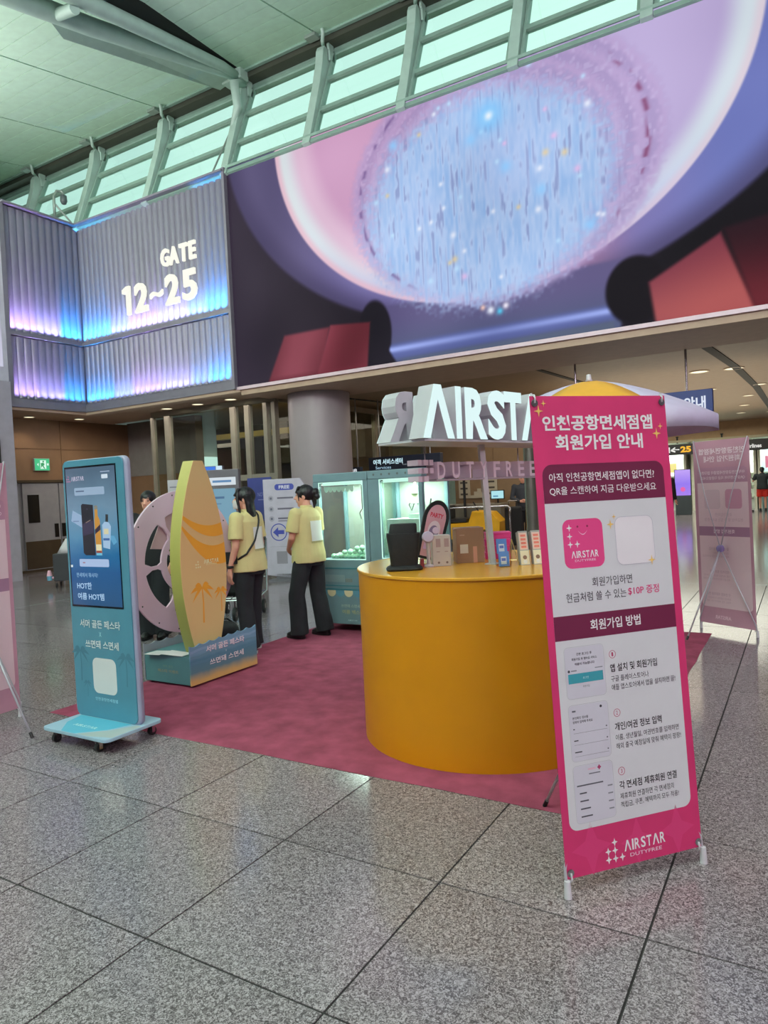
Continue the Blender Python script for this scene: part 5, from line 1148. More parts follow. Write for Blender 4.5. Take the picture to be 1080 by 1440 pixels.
# ---- people ---------------------------------------------------------------------
SKIN = mat('skin', (196, 142, 122), .5, var=.04, k=.56); HAIRM = mat('black_hair', (18, 16, 20), .42, var=.3, scale=80, k=.6); YSH = mat('yellow_shirt', (226, 210, 150), .8, var=.04, scale=8, bump=.25, bscale=14, k=.82)
BPT = mat('black_trousers', (30, 31, 36), .85, var=.15, scale=10, bump=.3, bscale=12, k=.58); SOLE = mat('white_sole', (160, 156, 156), .5)
def fuse(mb, name, mt, parent, vox=.007, sm=3, wrinkle=0, wscale=8):
    me = mb.mesh('tmp'); o = bpy.data.objects.new('tmp', me)
    r = o.modifiers.new('r', 'REMESH'); r.mode = 'VOXEL'; r.voxel_size = vox; r.use_smooth_shade = True
    s_ = o.modifiers.new('s', 'SMOOTH'); s_.iterations = sm; s_.factor = .5
    m2 = evaluated(o); bpy.data.objects.remove(o); bpy.data.meshes.remove(me)
    if wrinkle:
        n_ = len(m2.vertices); cc_ = np.zeros(n_ * 3); nn_ = np.zeros(n_ * 3); m2.vertices.foreach_get('co', cc_); m2.vertex_normals.foreach_get('vector', nn_); cc_ = cc_.reshape(-1, 3); nn_ = nn_.reshape(-1, 3)
        for i, p in enumerate(cc_.copy()):
            cc_[i] += nn_[i] * wrinkle * (noise.noise(Vector((p[0] * wscale, p[1] * wscale, p[2] * wscale * .45))) + .5 * noise.noise(Vector((p[0] * wscale * 2, p[1] * wscale * 2, p[2] * wscale))))
        m2.vertices.foreach_set('co', cc_.ravel()); m2.update()
    m2.name = name; m2.materials.clear(); m2.materials.append(mt); m2.polygons.foreach_set('use_smooth', [True] * len(m2.polygons))
    q = bpy.data.objects.new(name, m2); COL.objects.link(q); q.parent = parent; return q
def hand(mb, wr, dirv, side, curl=.35, s=1.0, n=8):
    """wr wrist, dirv fingers' direction, side = unit vector from little finger to thumb"""
    d = Vector(dirv).normalized(); t = Vector(side); t = (t - d * t.dot(d)).normalized(); nrm = d.cross(t)
    pc = Vector(wr) + d * .045 * s
    mb.cone(Vector(wr) - d * .01, pc + d * .01, .022 * s, .027 * s, n); 
    for q in (-.024, -.008, .008, .024): mb.cone(Vector(wr) + d * .02 * s + t * q * .6 * s, Vector(wr) + d * .085 * s + t * q * s, .012 * s, .0115 * s, n)
    for q, L in ((.027, .068), (.009, .076), (-.009, .071), (-.026, .056)):
        b0 = Vector(wr) + d * .088 * s + t * q * s; p = b0; a = curl
        for k in range(3):
            dd = (d * math.cos(a) + nrm * math.sin(a)); p2 = p + dd * L * s * (.42, .32, .26)[k]; mb.cone(p, p2, .0088 * s, .0080 * s, n); p = p2; a += curl * .9
    b0 = Vector(wr) + d * .03 * s + t * .022 * s; b1 = b0 + (t * .6 + d * .7 + nrm * .2).normalized() * .040 * s; b2 = b1 + (t * .15 + d * .95 + nrm * .3).normalized() * .032 * s
    mb.cone(b0, b1, .012 * s, .010 * s, n); mb.cone(b1, b2, .0095 * s, .0085 * s, n)
def person(loc, heading, lab, h=1.6, vox=.007, pose=None, shirt=YSH, pants=BPT, hair='long', skin=SKIN, shirt_hem=.79, sleeve='short', wide=1.25, stance=(.085, 0, -.085, 0), head_turn=0, female=True, shorts=False, shirt_fit=1.06, cat='person'):
    s = h / 1.6; t = thing('person', lab, cat, loc, rz=heading)
    P = lambda x, y, z: Vector((x * s, y * s, z * s))
    pose = pose or {}
    sw = .168 if female else .195
    lf, lfx, rf, rfx = stance
    sh = {1: P(0, sw, 1.315), -1: P(0, -sw, 1.315)}
    el = {k: P(*pose.get(('el', k), (-.01, k * (sw + .045), 1.045))) for k in (1, -1)}
    wr = {k: P(*pose.get(('wr', k), (.035, k * (sw + .055), .83))) for k in (1, -1)}
    hd = {k: Vector(pose.get(('hd', k), (.10, -k * .02, -1))) for k in (1, -1)}
    th = {k: Vector(pose.get(('th', k), (1, -k * .25, 0))) for k in (1, -1)}
    ft = {1: (lfx, lf), -1: (rfx, rf)}
    hip = {k: P(0, k * .085, .84) for k in (1, -1)}; kn = {k: P(ft[k][0] * .5 + .02, ft[k][1] * .95 + k * .005, .46) for k in (1, -1)}; an = {k: P(ft[k][0] - .01, ft[k][1], .085) for k in (1, -1)}
    Hc = P(.02, 0, 1.485); ht = Matrix.Rotation(head_turn, 3, 'Z')
    def Hp(x, y, z): return Hc + ht @ (Vector((x, y, z)) * s)
    b = MB()
    # head: cranium, jaw, nose, lips, ears
    b.ell(Hp(-.012, 0, .025), (.090 * s, .073 * s, .088 * s), ht); b.ell(Hp(.022, 0, -.03), (.062 * s, .058 * s, .078 * s), ht); b.cone(Hp(.05, 0, -.088), Hp(.04, 0, -.07), .024 * s, .03 * s)
    b.cone(Hp(.082, 0, .012), Hp(.100, 0, -.022), .007 * s, .012 * s); b.cone(Hp(.084, -.008, -.024), Hp(.084, .008, -.024), .010 * s, .010 * s); b.cone(Hp(.079, -.016, -.052), Hp(.079, .016, -.052), .008 * s, .008 * s)
    for k in (1, -1): b.ell(Hp(-.005, k * .074, -.008), (.018 * s, .009 * s, .03 * s), ht); b.cone(Hp(.062, k * .03, .03), Hp(.076, k * .03, .035), .014 * s, .008 * s)
    b.cone(P(-.012, 0, 1.33), P(.0, 0, 1.43), .052 * s, .047 * s)
    # trunk
    b.loft([(0, 0, .80 * s, .10 * s, .15 * s), (-.01 * s, 0, .90 * s, .11 * s, .155 * s), (0, 0, 1.02 * s, .085 * s, .120 * s), (.01 * s, 0, 1.17 * s, .10 * s, .140 * s), (0, 0, 1.28 * s, .088 * s, (sw - .02) * s), (-.005 * s, 0, 1.335 * s, .065 * s, .10 * s), (0, 0, 1.36 * s, .04 * s, .05 * s)], 20)
    for k in (1, -1):
        b.cone(P(0, k * (sw - .04), 1.30), sh[k], .05 * s, .048 * s); b.cone(sh[k], el[k], .044 * s, .034 * s); b.cone(el[k], el[k].lerp(wr[k], .35), .035 * s, .033 * s); b.cone(el[k].lerp(wr[k], .3), wr[k], .034 * s, .0225 * s)
        hand(b, wr[k], hd[k], th[k], s=s, curl=pose.get('curl', .3))
        b.cone(hip[k], kn[k], .078 * s, .05 * s); b.cone(kn[k], kn[k].lerp(an[k], .35), .048 * s, .048 * s); b.cone(kn[k].lerp(an[k], .3), an[k], .048 * s, .033 * s); b.cone(an[k], an[k] + P(.10, 0, -.045), .032 * s, .028 * s)
    fuse(b, 'body', skin, t, vox, 2)
    # shirt
    g = MB(); f = shirt_fit; hm = shirt_hem
    g.loft([(-.005 * s, 0, hm * s, .145 * s * f, .185 * s * f), (-.008 * s, 0, (hm + .08) * s, .142 * s * f, .182 * s * f), (0, 0, 1.00 * s, .128 * s * f, .168 * s * f), (0, 0, 1.16 * s, .118 * s * f, .166 * s * f), (-.005 * s, 0, 1.27 * s, .105 * s * f, (sw + .0) * s * f), (-.008 * s, 0, 1.335 * s, .080 * s, .125 * s), (-.006 * s, 0, 1.372 * s, .062 * s, .066 * s)], 28, 2.3)
    for k in (1, -1):
        g.cone(P(0, k * (sw - .05), 1.292), sh[k] + P(0, k * .004, -.006), .066 * s, .064 * s)
        if sleeve == 'short': e_ = sh[k].lerp(el[k], .78); g.tube([sh[k], sh[k].lerp(el[k], .4), e_], [.066 * s, .068 * s, .072 * s], 16)
        else: g.cone(sh[k], el[k], .064 * s, .05 * s); g.cone(el[k], wr[k].lerp(el[k], .06), .05 * s, .036 * s)
    shirt_o = fuse(g, 'shirt', shirt, t, vox, 3, .006 * s, 9)
    # collar
    c_ = MB().lathe([(.060 * s, 1.352 * s), (.066 * s, 1.385 * s), (.058 * s, 1.392 * s), (.052 * s, 1.36 * s)], (-.004 * s, 0, 0), 20); c_.build('collar', shirt, t, smooth=True)
    # trousers
    g = MB(); g.loft([(0, 0, .76 * s, .135 * s, .165 * s), (0, 0, .86 * s, .128 * s, .160 * s), (0, 0, .93 * s, .115 * s, .145 * s)], 24, 2.3)
    for k in (1, -1):
        if shorts: g.tube([hip[k] + P(0, 0, -.02), kn[k] + P(0, k * .01, .06)], [.105 * s, .10 * s], 18)
        else:
            wd = wide; g.tube([hip[k] + P(0, 0, -.01), hip[k].lerp(kn[k], .5), kn[k], kn[k].lerp(an[k], .6), an[k] + P(-.005, 0, -.04)], [.104 * s, .088 * s * (wd * .5 + .5), .075 * s * wd, .076 * s * wd, .080 * s * wd], 20)
    fuse(g, 'trousers', pants, t, vox, 3, .010 * s, 7)
    for k in (1, -1):
        x, y = ft[k]; q = MB().loft([(x * s + .045 * s, y * s, .022 * s, .125 * s, .046 * s), (x * s + .045 * s, y * s, .045 * s, .122 * s, .045 * s), (x * s + .02 * s, y * s, .075 * s, .085 * s, .040 * s), (x * s - .02 * s, y * s, .10 * s, .045 * s, .036 * s)], 20, 2.4)
        so_ = fuse(q, 'shoe', BLK if not shorts else BLK, t, max(vox, .006), 2)
        MB().loft([(x * s + .045 * s, y * s, .0, .126 * s, .047 * s), (x * s + .045 * s, y * s, .026 * s, .129 * s, .049 * s)], 20, 2.4).build('sole', SOLE if hair == 'long' else BLK, so_)
    # eyes and brows
    for k in (1, -1):
        MB().ell(Hp(.078, k * .03, .012), (.006 * s, .012 * s, .005 * s), ht, 10, 6).build('eye', BLK, t); MB().cone(Hp(.083, k * .018, .035), Hp(.076, k * .044, .036), .0035 * s, .003 * s, 8).build('eyebrow', HAIRM, t)
    # hair
    q = MB(); q.ell(Hp(-.020, 0, .036), (.098 * s, .084 * s, .092 * s), ht, 20, 14)
    if hair == 'long':
        q.loft([], 8) if False else None
        for a in range(-5, 6):
            ang = a / 5 * math.radians(78); bx = -.045 * math.cos(ang) - .02; by = .076 * math.sin(ang)
            q.tube([Hp(bx, by, .04), Hp(bx - .012, by * 1.06, -.05), Hp(bx - .02 - .012 * abs(math.cos(ang)), by * 1.08, -.16), Hp(bx - .025, by * 1.0, -.235 - .01 * (a % 3))], [.030 * s, .027 * s, .024 * s, .010 * s], 10)
        for a in range(-4, 5): y = a * .014; q.cone(Hp(.045, y, .095), Hp(.088 - abs(a) * .003, y * 1.12, .042), .018 * s, .007 * s, 8)
        for k in (1, -1): q.tube([Hp(.05, k * .055, .07), Hp(.058, k * .075, .0), Hp(.045, k * .082, -.09), Hp(.03, k * .085, -.18)], [.018 * s, .016 * s, .014 * s, .006 * s], 8)
    elif hair == 'bun':
        for a in range(-4, 5): y = a * .014; q.cone(Hp(.045, y, .095), Hp(.086 - abs(a) * .003, y * 1.12, .048), .018 * s, .007 * s, 8)
        q.ell(Hp(-.125, 0, .035), (.045 * s, .055 * s, .050 * s), ht); q.ell(Hp(-.14, .02, -.005), (.035 * s, .035 * s, .035 * s), ht); q.tube([Hp(-.10, 0, .0), Hp(-.112, 0, -.07), Hp(-.10, 0, -.13)], [.032 * s, .024 * s, .008 * s], 10)
        for k in (1, -1): q.cone(Hp(.052, k * .066, .05), Hp(.045, k * .074, -.045), .010 * s, .005 * s, 8)
    else: q.cone(Hp(-.06, 0, -.01), Hp(-.05, 0, -.05), .06 * s, .05 * s)
    if hair != 'bald': fuse(q, 'hair', HAIRM, t, max(vox, .006), 1, .003, 40)
    return t, shirt_o, s, Hp, dict(el=el, wr=wr, sh=sh, hip=hip)
def back_patch(t, shirt_o, s, cy, cz, w_, h_, c, texts=()):
    """print on the back of a shirt, following the cloth"""
    me = shirt_o.data; bv = BVHTree.FromPolygons([v.co for v in me.vertices], [tuple(p.vertices) for p in me.polygons])
    def drop(y, z, off):
        h = bv.ray_cast(Vector((-.6, y, z)), Vector((1, 0, 0))); p = h[0] if h[0] else Vector((-.13, y, z)); return (p.x - off, y, z)
    n = 14; vs = []; fs = []
    for j in range(n + 1):
        for i in range(n + 1): vs.append(drop(cy + w_ * (i / n - .5), cz + h_ * (j / n - .5), .004))
    for j in range(n):
        for i in range(n): a = j * (n + 1) + i; fs.append((a, a + 1, a + n + 2, a + n + 1))
    MB().add(vs, fs).build('back_print', pm(c), t, smooth=True)
    for body, y, z, tw, th_, tc in texts:
        V, F = text_geo(body, .02); W_ = np.ptp(V[:, 0]); H_ = np.ptp(V[:, 1])
        MB().add([drop(y - vx * tw / W_, z + vy * th_ / H_, .006) for vx, vy, _ in V], F).build('lettering', pm(tc), t, fix=False)
hd1 = math.radians(187)
w1, so1, s1, Hp1, J1 = person((-4.64, 5.13, .011), hd1, 'woman in yellow shirt with long black hair and white face mask, left of the two', 1.585, .0065, {('wr', 1): (.05, .235, .83), ('el', 1): (-.015, .215, 1.045)}, hair='long', wide=1.08, stance=(.09, -.03, -.12, .07), head_turn=.62)
back_patch(w1, so1, s1, -.035, 1.10, .20, .21, (206, 206, 200), [('인천공항면세점앱', -.03, .985, .20, .02, (130, 124, 84))])
mk = MB(); 
vs = []; n = 10
for j in range(n + 1):
    for i in range(n + 1):
        a = (i / n - .5) * 2.3; z = -.005 - .085 * j / n; bul = .006 * math.sin(math.pi * j / n); vs.append(Hp1((.088 + bul) * math.cos(a) + .012, (.070 + bul) * math.sin(a), z))
fs = [(j * (n + 1) + i, j * (n + 1) + i + 1, (j + 1) * (n + 1) + i + 1, (j + 1) * (n + 1) + i) for j in range(n) for i in range(n)]
o = mk.add(vs, fs).build('face_mask', mat('mask_white', (200, 196, 196), .7, k=.62), w1, smooth=True); o.modifiers.new('s', 'SOLIDIFY').thickness = .003
MB().lathe([(.030, -.012), (.033, 0), (.030, .012)], n=20, M=Matrix.Translation(J1['wr'][1] + Vector((-.004, 0, .02)))).build('wristband', BLK, w1, smooth=True)
# crossbody strap laid over the shirt
def strap(t, shirt_o, pts, name='strap'):
    me = shirt_o.data; bv = BVHTree.FromPolygons([v.co for v in me.vertices], [tuple(p.vertices) for p in me.polygons]); P = []
    for a, b_ in zip(pts[:-1], pts[1:]):
        for k in range(6):
            p = Vector(a).lerp(Vector(b_), k / 6); h = bv.find_nearest(p); P.append(h[0] + h[1] * .006)
    return P
cb = thing('crossbody_bag', 'small black crossbody bag worn by the woman with the face mask', 'bag', w1.location, rz=hd1)
Pst = strap(cb, so1, [(-.02, -.09, 1.36), (-.11, -.03, 1.24), (-.13, .06, 1.08), (-.10, .16, .96), (.0, .20, .90)])
MB().tube(Pst, .010, 6).build('strap', BLK, cb, smooth=True); MB().loft([(.06, .20, .87, .07, .035), (.06, .205, .98, .065, .03)], 16, 4).build('pouch', BKF, cb, smooth=40)
hd2 = math.radians(174)
w2, so2, s2, Hp2, J2 = person((-4.50, 5.90, .011), hd2, 'woman in yellow shirt with hair pinned up in a bun, right of the two', 1.585, .0065, {('el', 1): (.03, .205, 1.06), ('wr', 1): (.17, .12, .93), ('hd', 1): (.6, -.9, -.5), ('th', 1): (.3, 0, 1), ('el', -1): (.03, -.205, 1.06), ('wr', -1): (.17, -.12, .93), ('hd', -1): (.6, .9, -.5), ('th', -1): (.3, 0, 1)}, hair='bun', wide=1.18, stance=(.16, .04, -.10, -.08), head_turn=.6)
back_patch(w2, so2, s2, -.03, 1.11, .20, .21, (206, 206, 200), [('인천공항면세점앱', -.02, .995, .20, .02, (130, 124, 84))])
# far people
DKS = mat('dark_grey_suit', (44, 48, 56), .8, k=.55)
person((-6.02, 16.75, 0), math.radians(-70), 'bald man in a dark sweater and black trousers standing right of the yellow cart', 1.76, .014, {('el', 1): (.05, .25, 1.06), ('wr', 1): (.22, .08, .98), ('hd', 1): (.2, -1, 0), ('th', 1): (.3, 0, 1), ('el', -1): (.05, -.25, 1.06), ('wr', -1): (.22, -.08, .98), ('hd', -1): (.2, 1, 0), ('th', -1): (.3, 0, 1)}, shirt=DKS, sleeve='long', hair='bald', female=False, wide=1.0, shirt_fit=1.0, shirt_hem=.84)
person((-1.47, 31.4, 0), math.radians(95), 'man in black shirt and red shorts walking far off at the right edge', 1.72, .016, {('el', 1): (.05, .30, 1.10), ('wr', 1): (.16, .22, 1.22), ('hd', 1): (.6, -.2, .6), ('el', -1): (.05, -.30, 1.10), ('wr', -1): (.16, -.22, 1.22), ('hd', -1): (.6, .2, .6)}, shirt=mat('black_tee', (36, 42, 44), .8), pants=mat('red_shorts', (196, 44, 34), .7, k=.6), shorts=True, hair='short', female=False, shirt_fit=1.05)
person((-3.30, 20.6, 0), math.radians(60), 'person in black half hidden by the right side of the bright pink banner', 1.72, .016, shirt=mat('black_coat', (20, 20, 24), .8), sleeve='long', hair='short', female=False, wide=1.2)
person((-6.2, 5.3, 0), math.radians(-60), 'person in black almost hidden behind the pink prize wheel', 1.62, .014, shirt=mat('black_coat2', (22, 22, 26), .8), sleeve='long', hair='short', wide=1.2)
person((-8.98, 17.6, 0), math.radians(-150), 'dark-haired person in black at the bright room opening, right of two', 1.66, .016, shirt=mat('black_coat3', (30, 30, 32), .8), sleeve='long', hair='bun', wide=1.1)
person((-9.35, 18.4, 0), math.radians(-80), 'person in a pale top inside the bright room, left of two', 1.62, .016, shirt=mat('pale_top', (190, 196, 186), .8), sleeve='long', hair='short', wide=1.1)

# ---- luggage trolley with bags between the wheel and the first woman ---------------
tl = thing('luggage_trolley', 'silver airport luggage trolley standing left of the masked woman', 'trolley', (-6.15, 6.62, 0), rz=math.radians(30))
for x in (-.26, -.16, -.06, .04, .14, .24): MB().tube([(x, -.40, .26), (x, .35, .28)], .009, 6).build('deck_bar', CHR, tl)
for y in (-.40, -.2, 0, .2, .35): MB().tube([(-.28, y, .265), (.28, y, .265)], .010, 6).build('cross_bar', CHR, tl)
for x in (-.27, .27): MB().tube([(x, -.42, .25), (x, .35, .27), (x, .47, .95)], .014, 8).build('side_rail', CHR, tl, smooth=True)
MB().tube([(-.27, .47, .95), (.27, .47, .95)], .018, 10).build('handle', BLK, tl)
for z in (.45, .62, .78): MB().tube([(-.27, .38 + z * .09, z), (.27, .38 + z * .09, z)], .007, 6).build('basket_bar', CHR, tl)
for x, y in ((-.24, .25), (.24, .25), (0, -.34)):
    w_ = MB().lathe([(.085, -.018), (.09, 0), (.085, .018)], n=20, M=Matrix.Translation((x, y, .09)) @ Matrix.Rotation(math.radians(90), 4, 'Y')).build('wheel', RUB, tl, smooth=40)
    MB().tube([(x, y, .27), (x, y, .09)], .012, 6).lathe([(.04, -.022), (.04, .022)], n=14, M=Matrix.Translation((x, y, .09)) @ Matrix.Rotation(math.radians(90), 4, 'Y')).build('fork', CHR, w_)
bp = thing('backpack', 'black backpack sitting upright on the luggage trolley', 'backpack', (-6.15, 6.62, .285), rz=math.radians(30))
MB().loft([(0, 0, 0, .17, .12), (0, 0, .15, .18, .13), (0, 0, .38, .16, .11), (0, 0, .47, .10, .07)], 20, 2.8).build('pack_body', BKF, bp, smooth=True); MB().loft([(0, -.13, .05, .12, .04), (0, -.13, .25, .11, .035)], 16, 3).build('front_pocket', BKF, bp, smooth=40); MB().tube([(-.04, 0, .46), (0, 0, .53), (.04, 0, .46)], .01, 6).build('pack_handle', BLK, bp, smooth=True)

# ---- self-service terminal, info stands near the glass front -------------------------
ks = thing('info_terminal', 'tall grey self-service terminal with a pale blue screen left of the masked woman', 'kiosk', (-8.95, 9.35, 0), rz=math.radians(28))
TG = mat('terminal_grey', (92, 90, 96), .4, k=.5)
MB().box(-.30, -.06, 0, .30, .08, 2.02).build('body', TG, ks, bevel=.015); MB().box(-.34, -.2, 0, .34, .2, .04).build('base', TG, ks)
A = Art(ks, (0, -.06, 0), (1, 0, 0), (0, 0, 1), emit=.8); A.rect(-.22, .66, .22, 1.68, (120, 166, 190), 0); A.rect(-.24, 1.74, .24, 1.88, (226, 236, 244), 0); A.rect(-.18, 1.79, .16, 1.83, (90, 140, 190), 1); A.rect(-.17, 1.5, .02, 1.54, (70, 110, 150), 1); A.rect(-.17, 1.40, -.04, 1.42, (90, 130, 165), 1); A.circ(.0, 1.0, .03, (220, 210, 200), 1); A.circ(.05, .92, .02, (60, 90, 110), 1); A.finish()
ks2 = thing('lit_sign_box', 'small bright blue lit sign box above the surfboard tip', 'sign', (-9.75, 9.9, 0), rz=math.radians(25)); MB().tube([(0, .03, 0), (0, .03, 1.8)], .03, 10).build('pole', TG, ks2); MB().lathe([(.2, 0), (.2, .02)], n=20).build('foot', TG, ks2)
MB().box(-.24, -.04, 1.80, .22, .06, 2.13).build('sign_box', TG, ks2); A = Art(ks2, (0, -.04, 0), (1, 0, 0), (0, 0, 1), emit=1.0); A.rect(-.23, 1.82, .08, 2.12, (40, 110, 220), 0); A.rect(.09, 1.80, .21, 2.13, (200, 225, 240), 0); A.text('안내', -.075, 1.96, .2, .12, (210, 230, 255), 1, .03); A.finish()
iw = thing('notice_stand', 'small white notice stand behind the top of the pink wheel', 'notice', (-8.2, 7.6, 0), rz=math.radians(40)); MB().tube([(0, .02, 0), (0, .02, 1.55)], .018, 8).build('pole', TG, iw); MB().lathe([(.16, 0), (.16, .015)], n=20).build('foot', TG, iw); MB().box(-.16, -.01, 1.52, .16, .01, 1.82).build('notice_board', mat('notice_white', (168, 168, 172), .5, k=.6), iw)
A = Art(iw, (0, -.01, 0), (1, 0, 0), (0, 0, 1)); A.rect(-.13, 1.70, .13, 1.72, (110, 110, 120), 0); A.rect(-.13, 1.62, .05, 1.64, (110, 110, 120), 0); A.finish()
fb = thing('free_service_board', 'white information board with a blue oval and blue arrow between the two women', 'board', (-7.80, 9.75, 0), rz=math.radians(18))
FBW = mat('board_white', (176, 172, 186), .45, k=.6)
MB().prism([(-.48, .10), (.10, .02), (.48, .10), (.48, 1.40), (.22, 1.80), (-.48, 1.80)], (0, 0, 0), (1, 0, 0), (0, 0, 1), .05).build('board_panel', FBW, fb, bevel=.01)
MB().box(-.4, -.15, 0, .4, .2, .03).box(-.3, .0, .03, .3, .05, .12).build('base', TG, fb)
A = Art(fb, (0, 0, 0), (1, 0, 0), (0, 0, 1)); NV = (62, 70, 150); A.rrect(-.26, 1.60, .10, 1.71, .05, NV, 0); A.text('FREE', -.08, 1.655, .20, .06, (200, 200, 226), 1, .03)
for z in (1.46, 1.27, 1.10): A.circ(-.34, z, .05, (150, 146, 160), 0); A.rect(-.36, z - .02, -.32, z + .02, (92, 92, 110), 1); A.rect(-.22, z - .012, .08, z + .018, (96, 92, 108), 0)
A.rect(-.22, 1.05, .02, 1.065, (96, 92, 108), 0); A.ring(-.22, .86, .155, .018, NV, 0, 36); A.poly([(-.33, .86), (-.23, .95), (-.23, .895), (-.12, .895), (-.12, .825), (-.23, .825), (-.23, .77)], NV, 0); A.text('A', .06, .86, .10, .14, NV, 0, .03); A.rect(-.40, .60, .40, .606, (140, 136, 150), 0); A.rrect(-.28, .30, -.08, .52, .01, (128, 124, 134), 0); A.finish()
bp_ = thing('blue_poster', 'dark blue poster on the glass front beside the masked woman', 'poster', (-9.75, 11.24, 1.45)); MB().box(-.32, -.01, -.45, .32, .01, .45).build('poster_panel', mat('poster_blue', (56, 64, 120), .5, k=.5), bp_); A = Art(bp_, (0, -.01, 0), (1, 0, 0), (0, 0, 1)); A.text('NOTICE', .1, .1, .3, .08, (120, 124, 170), 0); A.rect(-.05, -.02, .25, .0, (110, 114, 160), 0); A.finish()

# cleaning cart left of the kiosk
cr = thing('cleaning_cart', 'dark service cart with a white cloth seen left of the teal kiosk', 'cart', (-11.9, 8.2, 0), rz=.7); cr.scale = (.85, .85, .85)
MB().box(-.25, -.2, .14, .25, .2, .74).build('cart_body', mat('cart_dark', (50, 50, 54), .6), cr, bevel=.02); MB().tube([(.25, -.2, .74), (.34, -.2, .95), (.34, .2, .95), (.25, .2, .74)], .014, 8).build('handle', BLK, cr)
MB().loft([(0, 0, .74, .20, .16), (0, .02, .86, .14, .12), (.02, .02, 1.05, .04, .05)], 16).build('white_cloth', mat('cloth_white', (186, 182, 186), .8, k=.6), cr, smooth=True)
for x in (-.2, .2):
    for y in (-.16, .16): MB().lathe([(.05, -.014), (.05, .014)], n=14, M=Matrix.Translation((x, y, .05)) @ Matrix.Rotation(math.radians(90), 4, 'Y')).build('wheel', RUB, cr); MB().tube([(x, y, .05), (x, y, .15)], .01, 6).build('fork', CHR, cr)
MB().loft([(-.36, -.1, .16, .05, .05), (-.36, -.1, .26, .06, .06)], 14).build('blue_cup', mat('cup_blue', (96, 150, 176), .5), cr, smooth=40); MB().loft([(-.36, -.1, .26, .06, .06), (-.36, -.1, .38, .03, .03)], 14).box(-.36, -.12, .2, -.2, -.08, .24).build('pink_cone', mat('cone_pink', (206, 160, 176), .5), cr, smooth=40)

# ---- things in the low concourse ---------------------------------------------------
yc = thing('yellow_cart', 'yellow electric airport cart parked left of the bald man', 'cart', (-7.45, 16.2, 0), rz=math.radians(12))
YC = mat('cart_yellow', (226, 150, 10), .35, k=.5)
P = [(-.95, .22), (-.80, .22)] + [(-.62 + .20 * math.cos(math.pi * (1 - i / 8)) , .22 + .22 * math.sin(math.pi * (1 - i / 8))) for i in range(9)] + [(.42, .22)] + [(.66 + .20 * math.cos(math.pi * (1 - i / 8)), .22 + .22 * math.sin(math.pi * (1 - i / 8))) for i in range(9)] + [(1.0, .22), (1.02, .62), (.80, .86), (.35, .90), (.25, .62), (-.30, .60), (-.35, .78), (-.95, .78)]
MB().prism(P, (0, -.45, 0), (1, 0, 0), (0, 0, 1), .9).build('cart_body', YC, yc, bevel=.02)
for x in (-.62, .66):
    for y in (-.42, .42):
        w_ = MB().lathe([(.17, -.06), (.18, 0), (.17, .06)], n=24, M=Matrix.Translation((x, y, .18)) @ Matrix.Rotation(math.radians(90), 4, 'X')).build('wheel', RUB, yc, smooth=40); MB().lathe([(.08, -.07), (.08, .07)], n=16, M=Matrix.Translation((x, y, .18)) @ Matrix.Rotation(math.radians(90), 4, 'X')).build('hub_cap', CHR, w_)
MB().box(-.30, -.4, .62, .2, .4, .72).box(-.34, -.4, .72, -.26, .4, 1.05).build('seat', BLK, yc, bevel=.02); MB().tube([(.45, -.1, .86), (.32, -.1, 1.12)], .018, 8).build('steering_column', BLK, yc); MB().tube([(-.9, -.4, .78), (-.9, -.4, 1.05), (-.3, -.4, 1.05)], .015, 8).build('hand_rail', CHR, yc)
sr = thing('guide_rail', 'silver tubular guide rail standing in front of the yellow cart', 'rail', (-6.75, 15.2, 0), rz=math.radians(12))
MB().tube([(-.65, 0, 0), (-.65, 0, .98), (-.6, 0, 1.02), (.85, 0, 1.02), (.9, 0, .98), (.9, 0, 0)], .022, 8).build('rail_tube', CHR, sr, smooth=True); MB().box(-.72, -.1, 0, -.58, .1, .012).box(.83, -.1, 0, .97, .1, .012).build('foot', STEEL, sr)
bs = thing('black_suitcase', 'black upright suitcase beside the bald man', 'suitcase', (-5.98, 15.9, 0), rz=.4)
MB().box(-.20, -.14, .06, .20, .14, .98).build('case_shell', BKF, bs, bevel=.04); MB().tube([(-.1, .1, .98), (-.1, .1, 1.12), (.1, .1, 1.12), (.1, .1, .98)], .01, 6).build('handle', CHR, bs)
for x in (-.15, .15):
    for y in (-.1, .1): MB().lathe([(.03, -.01), (.03, .01)], n=10, M=Matrix.Translation((x, y, .03)) @ Matrix.Rotation(math.radians(90), 4, 'Y')).build('wheel', RUB, bs); MB().box(x - .014, y - .014, .03, x + .014, y + .014, .065).build('wheel_mount', BLK, bs)
dk = thing('service_desk', 'low grey service desk with rail behind the yellow cart', 'desk', (-7.6, 17.55, 0)); MB().box(-.9, -.25, 0, .75, .25, 1.0).build('desk_body', mat('desk_grey', (96, 94, 84), .4, k=.5), dk, bevel=.01); MB().box(-.95, -.3, 1.0, .8, .3, 1.04).build('desk_top', mat('desk_top', (130, 126, 112), .3, k=.5), dk)
mo = thing('monitor', 'small glowing monitor on the service desk', 'monitor', (-6.95, 17.4, 1.04)); MB().box(-.02, -.01, 0, .02, .01, .12).box(-.08, -.05, 0, .08, .05, .01).build('monitor_stand', BLK, mo); MB().box(-.19, -.03, .10, .19, .0, .34).build('monitor_case', BLK, mo); A = Art(mo, (0, -.03, 0), (1, 0, 0), (0, 0, 1), emit=1.0); A.rect(-.17, .12, .17, .32, (170, 224, 232), 0); A.rect(-.12, .16, .02, .2, (90, 150, 180), 1); A.finish()
